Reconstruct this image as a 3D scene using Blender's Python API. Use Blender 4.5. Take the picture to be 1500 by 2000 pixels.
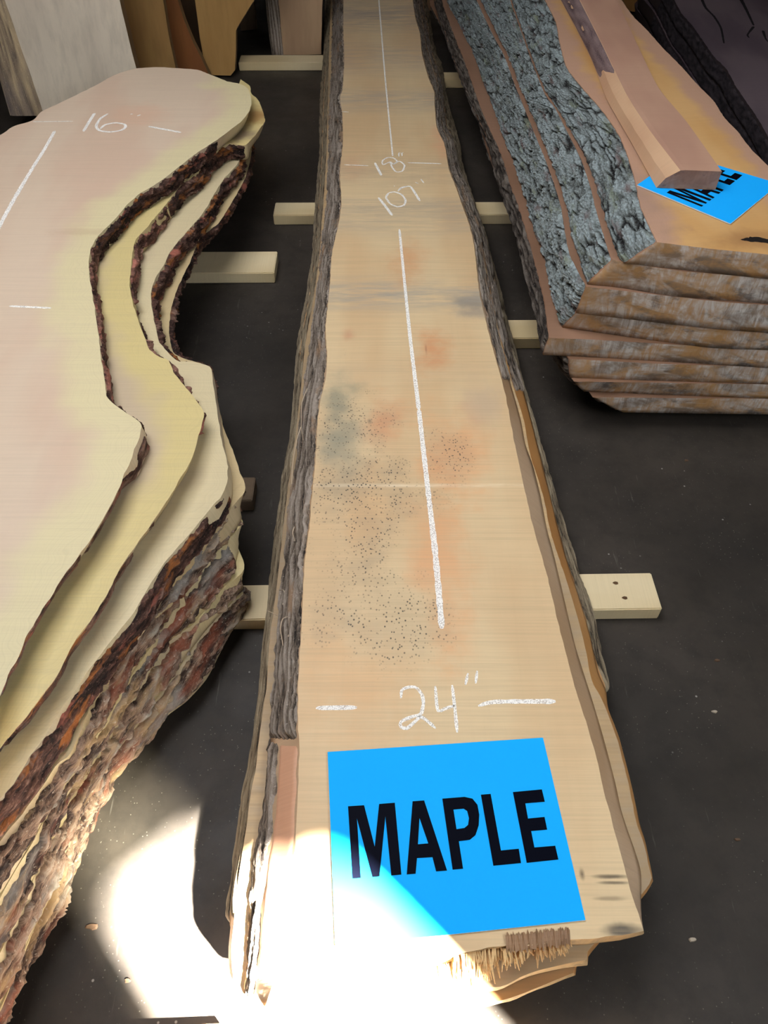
import bpy, bmesh, math, random
import numpy as np
from mathutils import Vector, noise, Matrix
from mathutils.geometry import delaunay_2d_cdt

for o in list(bpy.data.objects): bpy.data.objects.remove(o)
S = bpy.context.scene
COL = S.collection
R = math.radians
random.seed(4)

# ---------------------------------------------------------------- camera, world, lights, exposure
cam = bpy.data.cameras.new('camera'); co = bpy.data.objects.new('camera', cam); COL.objects.link(co)
cam.sensor_fit = 'VERTICAL'; cam.sensor_height = 24.0; cam.lens = 24.0 * 1503 / 2000
cam.clip_start = .02
co.location = (0, 0, 1.77); co.rotation_euler = (R(90 - 48.4), 0, 0)
S.camera = co
S.view_settings.view_transform = 'Standard'; S.view_settings.look = 'None'
S.view_settings.gamma = 1; S.view_settings.use_curve_mapping = False
S.view_settings.exposure = 0.0

W = bpy.data.worlds.new('sky'); S.world = W; W.use_nodes = True
bg = W.node_tree.nodes['Background']; bg.inputs[0].default_value = (.80, .90, 1, 1); bg.inputs[1].default_value = .5

def lamp(name, kind, loc, target, energy, color=(1, 1, 1), **kw):
    l = bpy.data.lights.new(name, kind); l.energy = energy; l.color = color
    for k, v in kw.items(): setattr(l, k, v)
    o = bpy.data.objects.new(name, l); COL.objects.link(o); o.location = loc
    o.rotation_euler = (Vector(target) - Vector(loc)).to_track_quat('-Z', 'Y').to_euler()
    return o
# sun that comes in through the window behind the camera and falls on the near end of the slabs
SUN = Vector((-.75, .85, -1)).normalized()
lamp('sun', 'SUN', -SUN * 8, (0, 0, 0), 1300, (1, .965, .89), angle=R(2.6))
lamp('overhead_fill', 'AREA', (-1.0, 1.9, 3.8), (.1, 1.7, .2), 130, (.96, .97, 1), shape='RECTANGLE', size=2.2, size_y=2.4)  # added overhead fill; the ceiling has no opening here
lamp('right_fill', 'AREA', (2.3, -.9, 2.7), (0, 1.3, .2), 80, (.90, .95, 1), shape='RECTANGLE', size=1.8, size_y=1.4)  # added fill from the right, not tied to any door

# ---------------------------------------------------------------- node helpers
class N:
    def __init__(s, name):
        s.m = bpy.data.materials.new(name); s.m.use_nodes = True; s.t = s.m.node_tree
        s.b = s.t.nodes['Principled BSDF']; s.c = None
    def n(s, k, **kw):
        x = s.t.nodes.new(k)
        for a, b in kw.items(): setattr(x, a, b)
        return x
    def put(s, sock, v):
        if hasattr(v, 'is_linked') or hasattr(v, 'links'): s.t.links.new(v, sock)
        elif v is not None:
            if isinstance(v, (tuple, list)) and len(v) == 3 and sock.type == 'RGBA': v = (*v, 1)
            sock.default_value = v
    def obj(s):
        if s.c is None: s.c = s.n('ShaderNodeTexCoord')
        return s.c.outputs['Object']
    def uv(s): return s.n('ShaderNodeUVMap').outputs[0]
    def attr(s, name): return s.n('ShaderNodeAttribute', attribute_name=name).outputs['Fac']
    def map(s, v, sc=(1, 1, 1), rot=0, loc=(0, 0, 0)):
        m = s.n('ShaderNodeMapping'); s.put(m.inputs[0], v); s.put(m.inputs[1], loc); s.put(m.inputs[2], (0, 0, rot)); s.put(m.inputs[3], sc)
        return m.outputs[0]
    def noise(s, v, scale=5, detail=3, rough=.55, dist=0):
        m = s.n('ShaderNodeTexNoise'); s.put(m.inputs['Vector'], v)
        for k, x in (('Scale', scale), ('Detail', detail), ('Roughness', rough), ('Distortion', dist)): m.inputs[k].default_value = x
        return m.outputs[0]
    def vor(s, v, scale=5, feat='F1', rand=1):
        m = s.n('ShaderNodeTexVoronoi', feature=feat); s.put(m.inputs['Vector'], v); m.inputs['Scale'].default_value = scale
        m.inputs['Randomness'].default_value = rand
        return m.outputs['Distance']
    def rng(s, v, a, b, c=0, d=1, smooth=False):
        m = s.n('ShaderNodeMapRange', interpolation_type='SMOOTHSTEP' if smooth else 'LINEAR')
        for i, x in enumerate((v, a, b, c, d)): s.put(m.inputs[i], x)
        return m.outputs[0]
    def math(s, op, a, b=None):
        m = s.n('ShaderNodeMath', operation=op); s.put(m.inputs[0], a)
        if b is not None: s.put(m.inputs[1], b)
        return m.outputs[0]
    def mix(s, f, a, b, mode='MIX'):
        m = s.n('ShaderNodeMix', data_type='RGBA', blend_type=mode); s.put(m.inputs[0], f); s.put(m.inputs[6], a); s.put(m.inputs[7], b)
        return m.outputs[2]
    def dist(s, v, p, sc=(1, 1, 1)):
        a = s.n('ShaderNodeVectorMath', operation='SUBTRACT'); s.put(a.inputs[0], v); s.put(a.inputs[1], p)
        b = s.n('ShaderNodeVectorMath', operation='MULTIPLY'); s.put(b.inputs[0], a.outputs[0]); s.put(b.inputs[1], sc)
        c = s.n('ShaderNodeVectorMath', operation='LENGTH'); s.put(c.inputs[0], b.outputs[0])
        return c.outputs['Value']
    def bump(s, h, strength=.3, dist=.002):
        b = s.n('ShaderNodeBump'); s.put(b.inputs['Height'], h); b.inputs['Strength'].default_value = strength; b.inputs['Distance'].default_value = dist
        s.t.links.new(b.outputs[0], s.b.inputs['Normal'])
    def out(s, col=None, rough=None, spec=None):
        if col is not None: s.put(s.b.inputs['Base Color'], col)
        if rough is not None: s.put(s.b.inputs['Roughness'], rough)
        if spec is not None: s.put(s.b.inputs['Specular IOR Level'], spec)
        return s.m

def rgb(r, g, b):   # 0-255 display values to linear
    f = lambda c: ((c / 255 + .055) / 1.055) ** 2.4 if c > 10.3 else c / 255 / 12.92
    return (f(r), f(g), f(b))

def wood(name, base, heart=None, sap=None, sapw=.1, loc=(0, 0, 0), rot=0, saw=.12, stains=(), dots=(), bands=(), rough=.55, grey=0, seed=0):
    """sawn face: colour drifts, saw marks across, grain along; sap = colour of the band next to the live edge"""
    k = N(name); v = k.map(k.obj(), rot=rot, loc=(seed * 3.1, seed * 1.7, seed))
    o = k.obj()
    col = base
    if heart: col = k.mix(k.rng(k.noise(k.map(v, (2.2, .7, 1)), 1.6, 3), .38, .64, smooth=True), base, heart)
    if sap:
        e = k.math('ADD', k.attr('edge'), k.rng(k.noise(v, 6, 2), .3, .7, -.035, .035))
        col = k.mix(k.rng(e, sapw * .45, sapw * 1.45, 1, 0, smooth=True), col, sap)
        rings = k.noise(k.n('ShaderNodeCombineXYZ').outputs[0], 1)
        cx = k.n('ShaderNodeCombineXYZ'); k.put(cx.inputs[0], k.math('MULTIPLY', e, 260.0))
        col = k.mix(k.math('MULTIPLY', k.rng(k.noise(cx.outputs[0], 1, 2), .45, .65), k.rng(k.attr('edge'), 0, sapw * 1.3, .28, 0)), col, tuple(c * .72 for c in (sap)))
    for (p, r, c, a, sc) in stains:
        q = tuple(p[i] - loc[i] for i in range(3))
        d = k.math('ADD', k.dist(o, q, sc), k.rng(k.noise(v, 9, 4, .6), .25, .75, -r * .45, r * .45))
        col = k.mix(k.rng(d, 0, r, a, 0, smooth=True), col, c)
    for (y0, hw, c, a) in bands:     # grey weathered bands that run across the board
        sx = k.n('ShaderNodeSeparateXYZ'); k.put(sx.inputs[0], o)
        d = k.math('ABSOLUTE', k.math('SUBTRACT', sx.outputs[1], y0 - loc[1]))
        f = k.math('MULTIPLY', k.rng(d, 0, hw, a, 0, smooth=True), k.rng(k.noise(k.map(v, (2, 14, 1)), 2.5, 4, .7), .35, .62))
        col = k.mix(f, col, c)
    if grey: col = k.mix(k.rng(k.noise(k.map(v, (3, 12, 3)), 1.3, 4, .65), .45, .7, 0, grey), col, rgb(150, 138, 122))
    s1 = k.noise(k.map(v, (4, 210, 4)), 1, 3, .6); s2 = k.noise(k.map(v, (90, 3, 4)), 1, 3, .6)
    s3 = k.noise(k.map(v, (1.5, 60, 4)), 1, 2)
    dark = tuple(c * .62 for c in base)
    col = k.mix(k.rng(s1, .42, .72, 0, saw * 2.4), col, dark)
    col = k.mix(k.rng(s3, .5, .75, 0, saw * 1.2), col, dark)
    col = k.mix(k.rng(s2, .5, .8, 0, saw * .6), col, dark)
    for (p, r, sc) in dots:          # clusters of black mildew specks
        q = tuple(p[i] - loc[i] for i in range(3))
        m = k.math('ADD', k.dist(o, q, sc), k.rng(k.noise(v, 8, 3), .25, .75, -r * .6, r * .6))
        m = k.rng(m, r * .1, r, 1, 0, smooth=True)
        sp = k.rng(k.vor(k.map(v, (1, .8, 1)), 120), .16, .30, 1, 0)
        on = k.rng(k.noise(v, 60, 2), .34, .46)
        f = k.math('MULTIPLY', k.math('MULTIPLY', sp, on), m)
        col = k.mix(k.math('MULTIPLY', f, .92), col, rgb(56, 50, 44))
        col = k.mix(k.math('MULTIPLY', m, .16), col, rgb(135, 125, 108))
    k.bump(k.math('ADD', s1, k.math('MULTIPLY', s2, .5)), .25, .001)
    return k.out(col, rough, .35)

def endgrain(name, base, dark, grey, seed=0, amt=.8):
    k = N(name); v = k.map(k.obj(), loc=(seed, seed * 2.3, seed * .7))
    rt = k.n('ShaderNodeMapping'); k.put(rt.inputs[0], v); rt.inputs[2].default_value = (0, .7, 0); rt.inputs[3].default_value = (26, 8, 6)
    st = k.noise(rt.outputs[0], 1.3, 6, .72, 1.2)
    big = k.noise(k.map(v, (4, 4, 9)), 1.1, 4, .6, .8); big2 = k.noise(k.map(v, (5, 5, 11), loc=(9, 4, 2)), 1.2, 4, .65, .8)
    sx = k.n('ShaderNodeSeparateXYZ'); k.put(sx.inputs[0], k.obj())
    side = k.rng(sx.outputs[0], -.45, -.05, .25, 1, smooth=True)
    col = k.mix(k.rng(st, .4, .62), base, tuple(c * .8 for c in base))
    col = k.mix(k.math('MULTIPLY', k.rng(big, .46, .58, 0, .85 * amt), side), col, tuple(c * .8 for c in dark))
    col = k.mix(k.math('MULTIPLY', k.math('MULTIPLY', k.rng(st, .40, .62, .15, 1), k.rng(big2, .40, .56, 0, amt)), side), col, grey)
    col = k.mix(k.math('MULTIPLY', k.rng(k.noise(k.map(v, (9, 9, 16)), 1.3, 4, .7), .56, .68, 0, .6), side), col, rgb(62, 62, 66))
    k.bump(st, .25, .002)
    return k.out(col, .75, .25)

def barkmat(name, deep, mid, high, patch=None, pscale=9, stretch=(10, 60), pthr=(.5, .62), high_lo=.45, rough=.85, bump=.7):
    """bark: 'h' is the modelled height of the bark, patches are inner bark laid bare"""
    k = N(name); u = k.uv(); h = k.attr('h')
    fine = k.noise(k.map(u, (stretch[0], stretch[1], 1)), 6, 5, .65)
    hh = k.math('ADD', h, k.rng(fine, .3, .7, -.22, .22))
    col = k.mix(k.rng(hh, .12, high_lo), deep, mid)
    col = k.mix(k.rng(hh, high_lo, .95), col, high)
    if patch:
        for i, p in enumerate(patch):
            f = k.rng(k.noise(k.map(u, (pscale, pscale * 3.2, 1), loc=(i * 7.3, i * 3.1, 0)), 1, 4, .6), pthr[0], pthr[1])
            col = k.mix(k.math('MULTIPLY', f, .9), col, p)
    col = k.mix(k.rng(k.noise(k.map(u, (60, 120, 1)), 2, 3, .6), .6, .75, 0, .5), col, tuple(min(1, c * 1.9 + .03) for c in high))
    k.bump(k.math('ADD', fine, k.noise(k.map(u, (50, 160, 1)), 2, 3)), bump, .004)
    return k.out(col, rough, .25)

def plain(name, col, rough=.6, var=.15, scale=20, spec=.3, stretch=(1, 1, 1), bump=0):
    k = N(name); f = k.noise(k.map(k.obj(), stretch), scale, 4, .6)
    c = k.mix(k.rng(f, .35, .7, 0, 1), col, tuple(x * (1 - var * 2) for x in col))
    if bump: k.bump(f, bump, .003)
    return k.out(c, rough, spec)

# ---------------------------------------------------------------- object helpers
def link(name, me, parent=None, loc=(0, 0, 0)):
    o = bpy.data.objects.new(name, me); COL.objects.link(o)
    if parent is not None: o.parent = parent      # parents sit unrotated; child meshes are in the parent's own frame
    else: o.location = loc
    return o
def tag(o, label=None, cat=None, group=None, kind=None):
    for k, v in (('label', label), ('category', cat), ('group', group), ('kind', kind or ('thing' if cat else None))):
        if v: o[k] = v
    return o
def mesh(name, V, Fc, mats, parent=None, loc=(0, 0, 0), fm=None, smooth=None, attrs=None, uv=None):
    """V in world metres; stored relative to loc (or to the parent's loc)"""
    me = bpy.data.meshes.new(name)
    base = np.array(parent.location if parent is not None else loc, float)
    if parent is not None and parent.parent is not None: base = base + np.array(parent.parent.location)
    me.from_pydata((np.asarray(V, float) - base).tolist(), [], Fc)
    for m in mats: me.materials.append(m)
    if fm is not None: me.polygons.foreach_set('material_index', fm)
    if smooth is not None: me.polygons.foreach_set('use_smooth', smooth if hasattr(smooth, '__len__') else [smooth] * len(Fc))
    for a, vals in (attrs or {}).items():
        me.attributes.new(a, 'FLOAT', 'POINT').data.foreach_set('value', np.asarray(vals, np.float32))
    if uv is not None:
        li = np.empty(len(me.loops), np.int32); me.loops.foreach_get('vertex_index', li)
        me.uv_layers.new(name='UVMap').data.foreach_set('uv', np.asarray(uv, np.float32)[li].ravel())
    me.update()
    return link(name, me, parent, loc)

def catmull(P, n):
    """n points along a smooth curve through P, both ends included"""
    P = np.array(P, float)
    if len(P) == 2: return P[0] + (P[1] - P[0]) * np.linspace(0, 1, n)[:, None]
    Q = np.vstack([2 * P[0] - P[1], P, 2 * P[-1] - P[-2]]); out = []
    for i in range(1, len(Q) - 2):
        t = np.linspace(0, 1, 14, endpoint=False)[:, None]
        a, b, c, d = Q[i - 1], Q[i], Q[i + 1], Q[i + 2]
        cr = .5 * (2 * b + (c - a) * t + (2 * a - 5 * b + 4 * c - d) * t ** 2 + (3 * b - a - 3 * c + d) * t ** 3)
        out.append(.35 * (b + (c - b) * t) + .65 * cr)
    out.append(P[-1][None]); X = np.vstack(out)
    s = np.r_[0, np.cumsum(np.linalg.norm(np.diff(X, axis=0), axis=1))]
    return np.stack([np.interp(np.linspace(0, s[-1], n), s, X[:, j]) for j in range(X.shape[1])], 1)
def plen(P): P = np.array(P, float); return float(np.linalg.norm(np.diff(P, axis=0), axis=1).sum())
def nz(x, y=0., z=0.): return noise.noise((x, y, z))

class Slab:
    """a board sawn from the log: segs = list of (top points, bottom points or offset, kind)"""
    def __init__(s, name, segs, z1, z0, mats, step=.014, rag=.0025, grid=.05, seed=0):
        T, B, K = [], [], []
        for top, bot, kind in segs:
            n = max(2, int(plen(top) / (step if kind != 'hid' else .1)) + 1)
            t = catmull(top, n)
            b = None if isinstance(bot, (int, float)) or isinstance(bot[0], float) else catmull(bot, n)
            if b is None: b = np.full((n, 2), np.nan)
            if isinstance(bot, (int, float)): b = np.c_[np.full(n, np.nan), np.full(n, bot)]
            elif len(bot) and isinstance(bot[0], float):
                cl_ = np.r_[0, np.cumsum(np.hypot(*np.diff(np.array(top, float), axis=0).T))]
                b = np.c_[np.full(n, np.nan), np.interp(np.linspace(0, cl_[-1], n), cl_, bot)]
            T.append(t[:-1]); B.append(b[:-1]); K += [kind] * (n - 1)
        T = np.vstack(T); B = np.vstack(B); n = len(T)
        tang = np.roll(T, -1, 0) - np.roll(T, 1, 0)
        nor = np.stack([tang[:, 1], -tang[:, 0]], 1); nor /= np.linalg.norm(nor, axis=1)[:, None] + 1e-9
        area = .5 * np.sum(T[:, 0] * np.roll(T[:, 1], -1) - np.roll(T[:, 0], -1) * T[:, 1])
        if area < 0: nor = -nor
        for _ in range(3): nor = (np.roll(nor, 1, 0) + nor + np.roll(nor, -1, 0)); nor /= np.linalg.norm(nor, axis=1)[:, None] + 1e-9
        cum = np.r_[0, np.cumsum(np.linalg.norm(np.diff(T, axis=0), axis=1))]
        off = np.array([nz(c * 26, seed * 5.) * .6 + nz(c * 70, seed * 5. + 9) * .4 for c in cum]) * rag
        off[[k == 'hid' for k in K]] = 0
        T = T + nor * off[:, None]
        isn = np.isnan(B[:, 0])
        B[isn] = T[isn] + nor[isn] * B[isn, 1][:, None]
        # a stray offset would fold a concave edge: relax the bottom line a little
        for _ in range(2): B = np.where(isn[:, None], (np.roll(B, 1, 0) + 2 * B + np.roll(B, -1, 0)) / 4, B)
        s.T, s.B, s.nor, s.cum, s.K, s.z1, s.z0, s.seed = T, B, nor, cum, K, z1, z0, seed
        s.loc = (float(T[:, 0].mean()), float(T[:, 1].mean()), z0)
        if callable(mats): mats = mats(s.loc)
        # top: outline plus inner points, so that the sap band can follow the live edge
        xs = np.arange(T[:, 0].min(), T[:, 0].max(), grid); ys = np.arange(T[:, 1].min(), T[:, 1].max(), grid)
        gx, gy = np.meshgrid(xs, ys); gx = gx + (np.arange(len(ys)) % 2)[:, None] * grid / 2
        G = np.stack([gx.ravel(), gy.ravel()], 1)
        x0, y0 = T[:, 0], T[:, 1]; x1, y1 = np.roll(x0, -1), np.roll(y0, -1)
        ins = np.zeros(len(G), bool); dmin = np.full(len(G), 9.)
        for i in range(n):
            c = (y0[i] > G[:, 1]) != (y1[i] > G[:, 1])
            with np.errstate(all='ignore'): xi = (x1[i] - x0[i]) * (G[:, 1] - y0[i]) / (y1[i] - y0[i]) + x0[i]
            ins ^= c & (G[:, 0] < xi)
        live = np.array([k == 'live' for k in K])
        LT = T[live] if live.any() else T
        d_all = np.min(np.hypot(G[:, None, 0] - T[None, :, 0], G[:, None, 1] - T[None, :, 1]), axis=1)
        G = G[ins & (d_all > grid * .45)]
        P2 = np.vstack([T, G])
        r = delaunay_2d_cdt([Vector(p) for p in P2], [(i, (i + 1) % n) for i in range(n)], [], 1, 1e-6)
        tv = np.array([[p[0], p[1]] for p in r[0]]); tf = [list(f) for f in r[2]]
        ed = np.min(np.hypot(tv[:, None, 0] - LT[None, :, 0], tv[:, None, 1] - LT[None, :, 1]), axis=1)
        V = [np.c_[tv, np.full(len(tv), z1)]]; F = []; fm = []; sm = []; E = [ed]
        for f in tf:
            a, b, c = (tv[i] for i in f[:3])
            if (b[0] - a[0]) * (c[1] - a[1]) - (b[1] - a[1]) * (c[0] - a[0]) < 0: f = f[::-1]
            F.append(f); fm.append(0); sm.append(False)
        base = len(tv); KR = 5
        for q in range(KR):
            t = q / (KR - 1)
            bul = np.array([0 if K[i] == 'hid' else .0035 * (nz(cum[i] * 18, t * 2, seed) + .4) * math.sin(math.pi * t) for i in range(n)])
            p = T + (B - T) * t + nor * bul[:, None]
            V.append(np.c_[p, np.full(n, z1 + (z0 - z1) * t)]); E.append(np.zeros(n))
        ccw = area > 0
        for q in range(KR - 1):
            for i in range(n):
                j = (i + 1) % n; a = base + q * n
                f = [a + i, a + n + i, a + n + j, a + j]
                F.append(f if ccw else f[::-1]); fm.append(1 if K[i] == 'live' else 2); sm.append(True)
        last = list(range(base + (KR - 1) * n, base + KR * n)); F.append(last[::-1] if ccw else last); fm.append(2); sm.append(False)
        s.o = mesh(name, np.vstack(V), F, mats, loc=s.loc, fm=fm, smooth=sm, attrs={'edge': np.concatenate(E)})
    def at(s, x, y): return int(np.argmin(np.hypot(s.T[:, 0] - x, s.T[:, 1] - y)))
    def bark(s, A, B, mat, t0=0., t1=1., thick=.012, kind='fissure', keep=-9., res=.005, rag=.12, name='bark', fs=9., ft=55., hug=0., label=None):
        """a crust over the live edge between the points A and B; keep = threshold of a noise that leaves bare gaps"""
        i, j = s.at(*A), s.at(*B)
        if i > j: i, j = j, i
        idx = np.arange(i, j + 1); c = s.cum[idx] - s.cum[i]
        m = max(4, int(c[-1] / res)); cs = np.linspace(0, c[-1], m)
        I = lambda Q: np.stack([np.interp(cs, c, Q[idx, k]) for k in range(2)], 1)
        T, B2, Nn = I(s.T), I(s.B), I(s.nor)
        wid = np.hypot(np.hypot(*(B2 - T).T), s.z1 - s.z0)
        rows = max(5, int(np.max(wid) * (t1 - t0) / (res * .8)))
        V = []; hh = []; uv = []; sd = s.seed * 13.7
        for a in range(m):
            u = cs[a]; tt0 = t0 + rag * (nz(u * 25, sd) * .6 + nz(u * 80, sd + 4) * .4) * (t0 > 0.001); tt1 = t1 + rag * (nz(u * 25, sd + 2) * .6 + nz(u * 80, sd + 7) * .4)
            w = wid[a]; dn = np.array([*(B2[a] - T[a]), s.z0 - s.z1]) / w
            # outward = across the face, away from the slab
            o3 = np.array([Nn[a][0], Nn[a][1], 0.]); o3 -= dn * np.dot(o3, dn); o3 /= np.linalg.norm(o3) + 1e-9
            ef = min(1, u / .02, (cs[-1] - u) / .02)
            for b in range(rows):
                q = b / (rows - 1); t = tt0 + (tt1 - tt0) * q; y = t * w
                if kind == 'plate':
                    dx = nz(u * 14, y * 24, sd) * .025; dy = nz(u * 11, y * 16, sd + 3) * .016 + nz(u * 45, y * 45, sd + 6) * .004
                    dd = noise.voronoi(((u + dx) * 7.5, (y + dy) * 40, sd))[0]; cr = min(1, (dd[1] - dd[0]) * 5.5)
                    dp = max(0, min(1, .78 + 1.7 * nz(u * 9, y * 14, sd + 5)))
                    d3 = noise.voronoi((u * 75 + 2 * dx, y * 120, sd + 4))[0]; fl = min(1, d3[0] * 1.5)
                    n1 = min(1, abs(nz((u + dx) * 5, (y + dy) * 30, sd + 8)) * 7)
                    h = (1 - dp * (1 - cr)) * (.55 + .45 * n1) * (.62 + .42 * (1 - fl)) + .16 * nz(u * 8, y * 14, sd + 2) + .22 * nz(u * 150, y * 190, sd)
                    h = max(0, min(1, h))
                elif kind == 'flake':
                    q1 = nz(u * 6, y * 30 + 1.2 * nz(u * 9, y * 9, sd), sd); st = (q1 * 3.2 + .5); st = st - math.floor(st)
                    n2 = noise.turbulence((u * 22, y * 60, sd + 5), 4, False)
                    h = max(0, min(1, .25 + .55 * st * (.6 + .6 * n2) + .35 * nz(u * 3.5, y * 9, sd + 9) + .25 * (n2 - .5) + .22 * nz(u * 12, y * 170, sd)))
                else:
                    n1 = nz(u * fs, y * ft + .9 * nz(u * 11, y * 11, sd), sd); n2 = nz(u * fs * 3.1, y * ft * 2.1, sd + 5)
                    h = 1 - abs(n1) * 2.2; h = .72 * (1 - max(0, h)) + .36 * (n2 + .5); h = max(0, min(1, h + .12 * nz(u * 4, y * 12, sd)))
                f = min(1, q / .12, (1 - q) / .12); f = max(0, f) ** .6 * max(0, min(1, ef))
                bare = 0
                if keep > -5:
                    kn = nz(u * 5.5, y * 16, sd + 21) + .45 * nz(u * 21, y * 45, sd + 22) - keep
                    bare = max(0, min(1, .5 - kn * 6))
                f *= 1 - bare
                d = thick * (.2 + .8 * h) * f - .0025 * (1 - f)
                p2 = T[a] + (B2[a] - T[a]) * t; p = np.array([p2[0], p2[1], s.z1 + (s.z0 - s.z1) * t]) + o3 * d
                p[2] = max(s.z0 + .0012, min(p[2], s.z1 - .0012))
                V.append(p); hh.append(h); uv.append((u + s.seed * 1.3, y))
        F = []
        up = np.cross(np.array(V[rows]) - V[0], np.array(V[1]) - V[0]); flip = np.dot(up[:2], s.nor[i]) < 0
        for a in range(m - 1):
            for b in range(rows - 1):
                k = a * rows + b; f = [k, k + rows, k + rows + 1, k + 1]; F.append(f[::-1] if flip else f)
        o = mesh(name, V, F, [mat], parent=s.o, smooth=True, attrs={'h': hh}, uv=uv)
        return tag(o, label)

def stroke(parent, P, z, w0, w1=None, mat=None, name='chalk_mark', lift=.0006, n=None):
    """a flat chalk stroke on a top face"""
    w1 = w1 or w0; n = n or max(3, int(plen(P) / .006)); X = catmull(P, n)
    t = np.gradient(X, axis=0); t /= np.linalg.norm(t, axis=1)[:, None] + 1e-9; q = np.stack([-t[:, 1], t[:, 0]], 1)
    V = []; F = []; uv = []
    for i in range(n):
        k = i / (n - 1); w = (w0 + (w1 - w0) * k) * .5 * (1 + .25 * nz(i * .35, w0 * 900)) * min(1, .45 + min(k, 1 - k) * n / 3)
        for e in (-1, 1): p = X[i] + q[i] * e * w; V.append((p[0], p[1], z + lift)); uv.append((k, e))
    for i in range(n - 1): F.append([2 * i, 2 * i + 2, 2 * i + 3, 2 * i + 1])
    o = mesh(name, V, F, [mat], parent=parent)
    if o.data.polygons[0].normal.z < 0: o.data.flip_normals()
    return o

def box(name, c, dims, rot, mat, parent=None, bev=.003, rough=0, seed=0):
    bm = bmesh.new(); bmesh.ops.create_cube(bm, size=1); bmesh.ops.scale(bm, vec=dims, verts=bm.verts)
    bmesh.ops.bevel(bm, geom=bm.edges[:], offset=bev, segments=2, affect='EDGES')
    bmesh.ops.rotate(bm, matrix=Matrix.Rotation(rot, 3, 'Z'), verts=bm.verts)
    me = bpy.data.meshes.new(name); bm.to_mesh(me); bm.free(); me.materials.append(mat)
    o = bpy.data.objects.new(name, me); COL.objects.link(o); o.location = c
    if parent: o.parent = parent
    return o

# ---------------------------------------------------------------- materials
M = {}
def floormat():
    k = N('concrete'); o = k.obj()
    c = k.mix(k.rng(k.noise(o, 1.3, 5, .6), .35, .65), rgb(44, 40, 36), rgb(62, 56, 50))
    c = k.mix(k.rng(k.noise(o, 14, 5, .7), .45, .75, 0, .5), c, rgb(30, 28, 26))
    c = k.mix(k.math('MULTIPLY', k.rng(k.vor(o, 80), .05, .13, .8, 0), k.rng(k.noise(o, 4, 4, .7), .42, .66)), c, rgb(128, 122, 112))
    c = k.mix(k.math('MULTIPLY', k.rng(k.vor(o, 30), .05, .10, 1, 0), k.rng(k.noise(o, 5, 3), .55, .65)), c, rgb(150, 146, 140))
    scr = k.noise(k.map(o, (60, 5, 1), rot=.7), 1, 4, .7)
    c = k.mix(k.rng(scr, .66, .74, 0, .35), c, rgb(120, 115, 108))
    k.bump(k.noise(o, 90, 4), .15, .002)
    return k.out(c, k.rng(k.noise(o, 4, 4), .3, .7, .40, .6), .22)
M['floor'] = floormat()
M['darkwall'] = plain('dark_boards', rgb(38, 30, 24), .8, .25, 6, stretch=(12, 12, 1))
M['wall'] = plain('wall_boards', rgb(120, 112, 104), .8, .12, 6, stretch=(12, 12, 1))
def chalk():
    k = N('chalk'); o = k.obj(); g = k.noise(o, 330, 3, .7)
    k.put(k.b.inputs['Alpha'], k.rng(g, .36, .52, .25, .95))
    return k.out(rgb(245, 242, 236), .9, .1)
M['chalk'] = chalk()
M['stick'] = wood('pale_pine', rgb(214, 196, 158), rgb(198, 176, 134), saw=.06, rot=R(90), rough=.6)
M['blue'] = plain('sign_blue', (.011, .41, 1.0), .5, .01, 5, .02)
M['black'] = plain('sign_black', rgb(6, 8, 20), .5, .02, 5, .03)
M['end_pale'] = endgrain('end_pale', rgb(214, 180, 132), rgb(180, 140, 95), rgb(150, 135, 115), 1, .4)
M['side_tan'] = wood('side_tan', rgb(186, 158, 128), rgb(170, 136, 100), saw=.10, seed=3)
M['side_orange'] = wood('side_orange', rgb(190, 140, 84), rgb(170, 118, 64), saw=.10, seed=4)
M['bark_c'] = barkmat('fibrous_bark', rgb(34, 28, 26), rgb(106, 94, 82), rgb(156, 144, 132), [rgb(142, 116, 92)], 5, (9, 70), (.56, .66))
M['bark_c2'] = barkmat('thin_grey_bark', rgb(40, 34, 28), rgb(118, 104, 84), rgb(150, 136, 112), None, 5, (9, 60))
M['bark_l'] = barkmat('red_grey_bark', rgb(50, 36, 30), rgb(146, 120, 100), rgb(176, 166, 150), [rgb(138, 78, 56), rgb(180, 150, 108), rgb(142, 136, 128)], 5, (8, 90), (.52, .66), .5)
M['bark_l2'] = barkmat('dark_red_bark', rgb(26, 16, 14), rgb(80, 54, 44), rgb(132, 104, 90), [rgb(156, 92, 76), rgb(150, 92, 44)], 8, (14, 50), (.57, .66), .55)
M['bark_l3'] = barkmat('pink_brown_bark', rgb(40, 22, 18), rgb(120, 84, 70), rgb(168, 128, 112), [rgb(172, 110, 94), rgb(70, 46, 36)], 9, (14, 50), (.54, .64), .5)
M['bark_r'] = barkmat('lichen_bark', rgb(26, 23, 24), rgb(100, 106, 104), rgb(160, 172, 174), [rgb(126, 134, 112), rgb(112, 92, 90)], 6, (40, 50), (.58, .70), .42)
M['bark_dark'] = barkmat('dark_bark', rgb(24, 20, 18), rgb(70, 62, 56), rgb(112, 104, 96), None, 5, (12, 50))

M['bark_w'] = barkmat('walnut_bark', rgb(22, 19, 22), rgb(44, 38, 42), rgb(58, 51, 54), None, 5, (12, 40), bump=.4)

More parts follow.
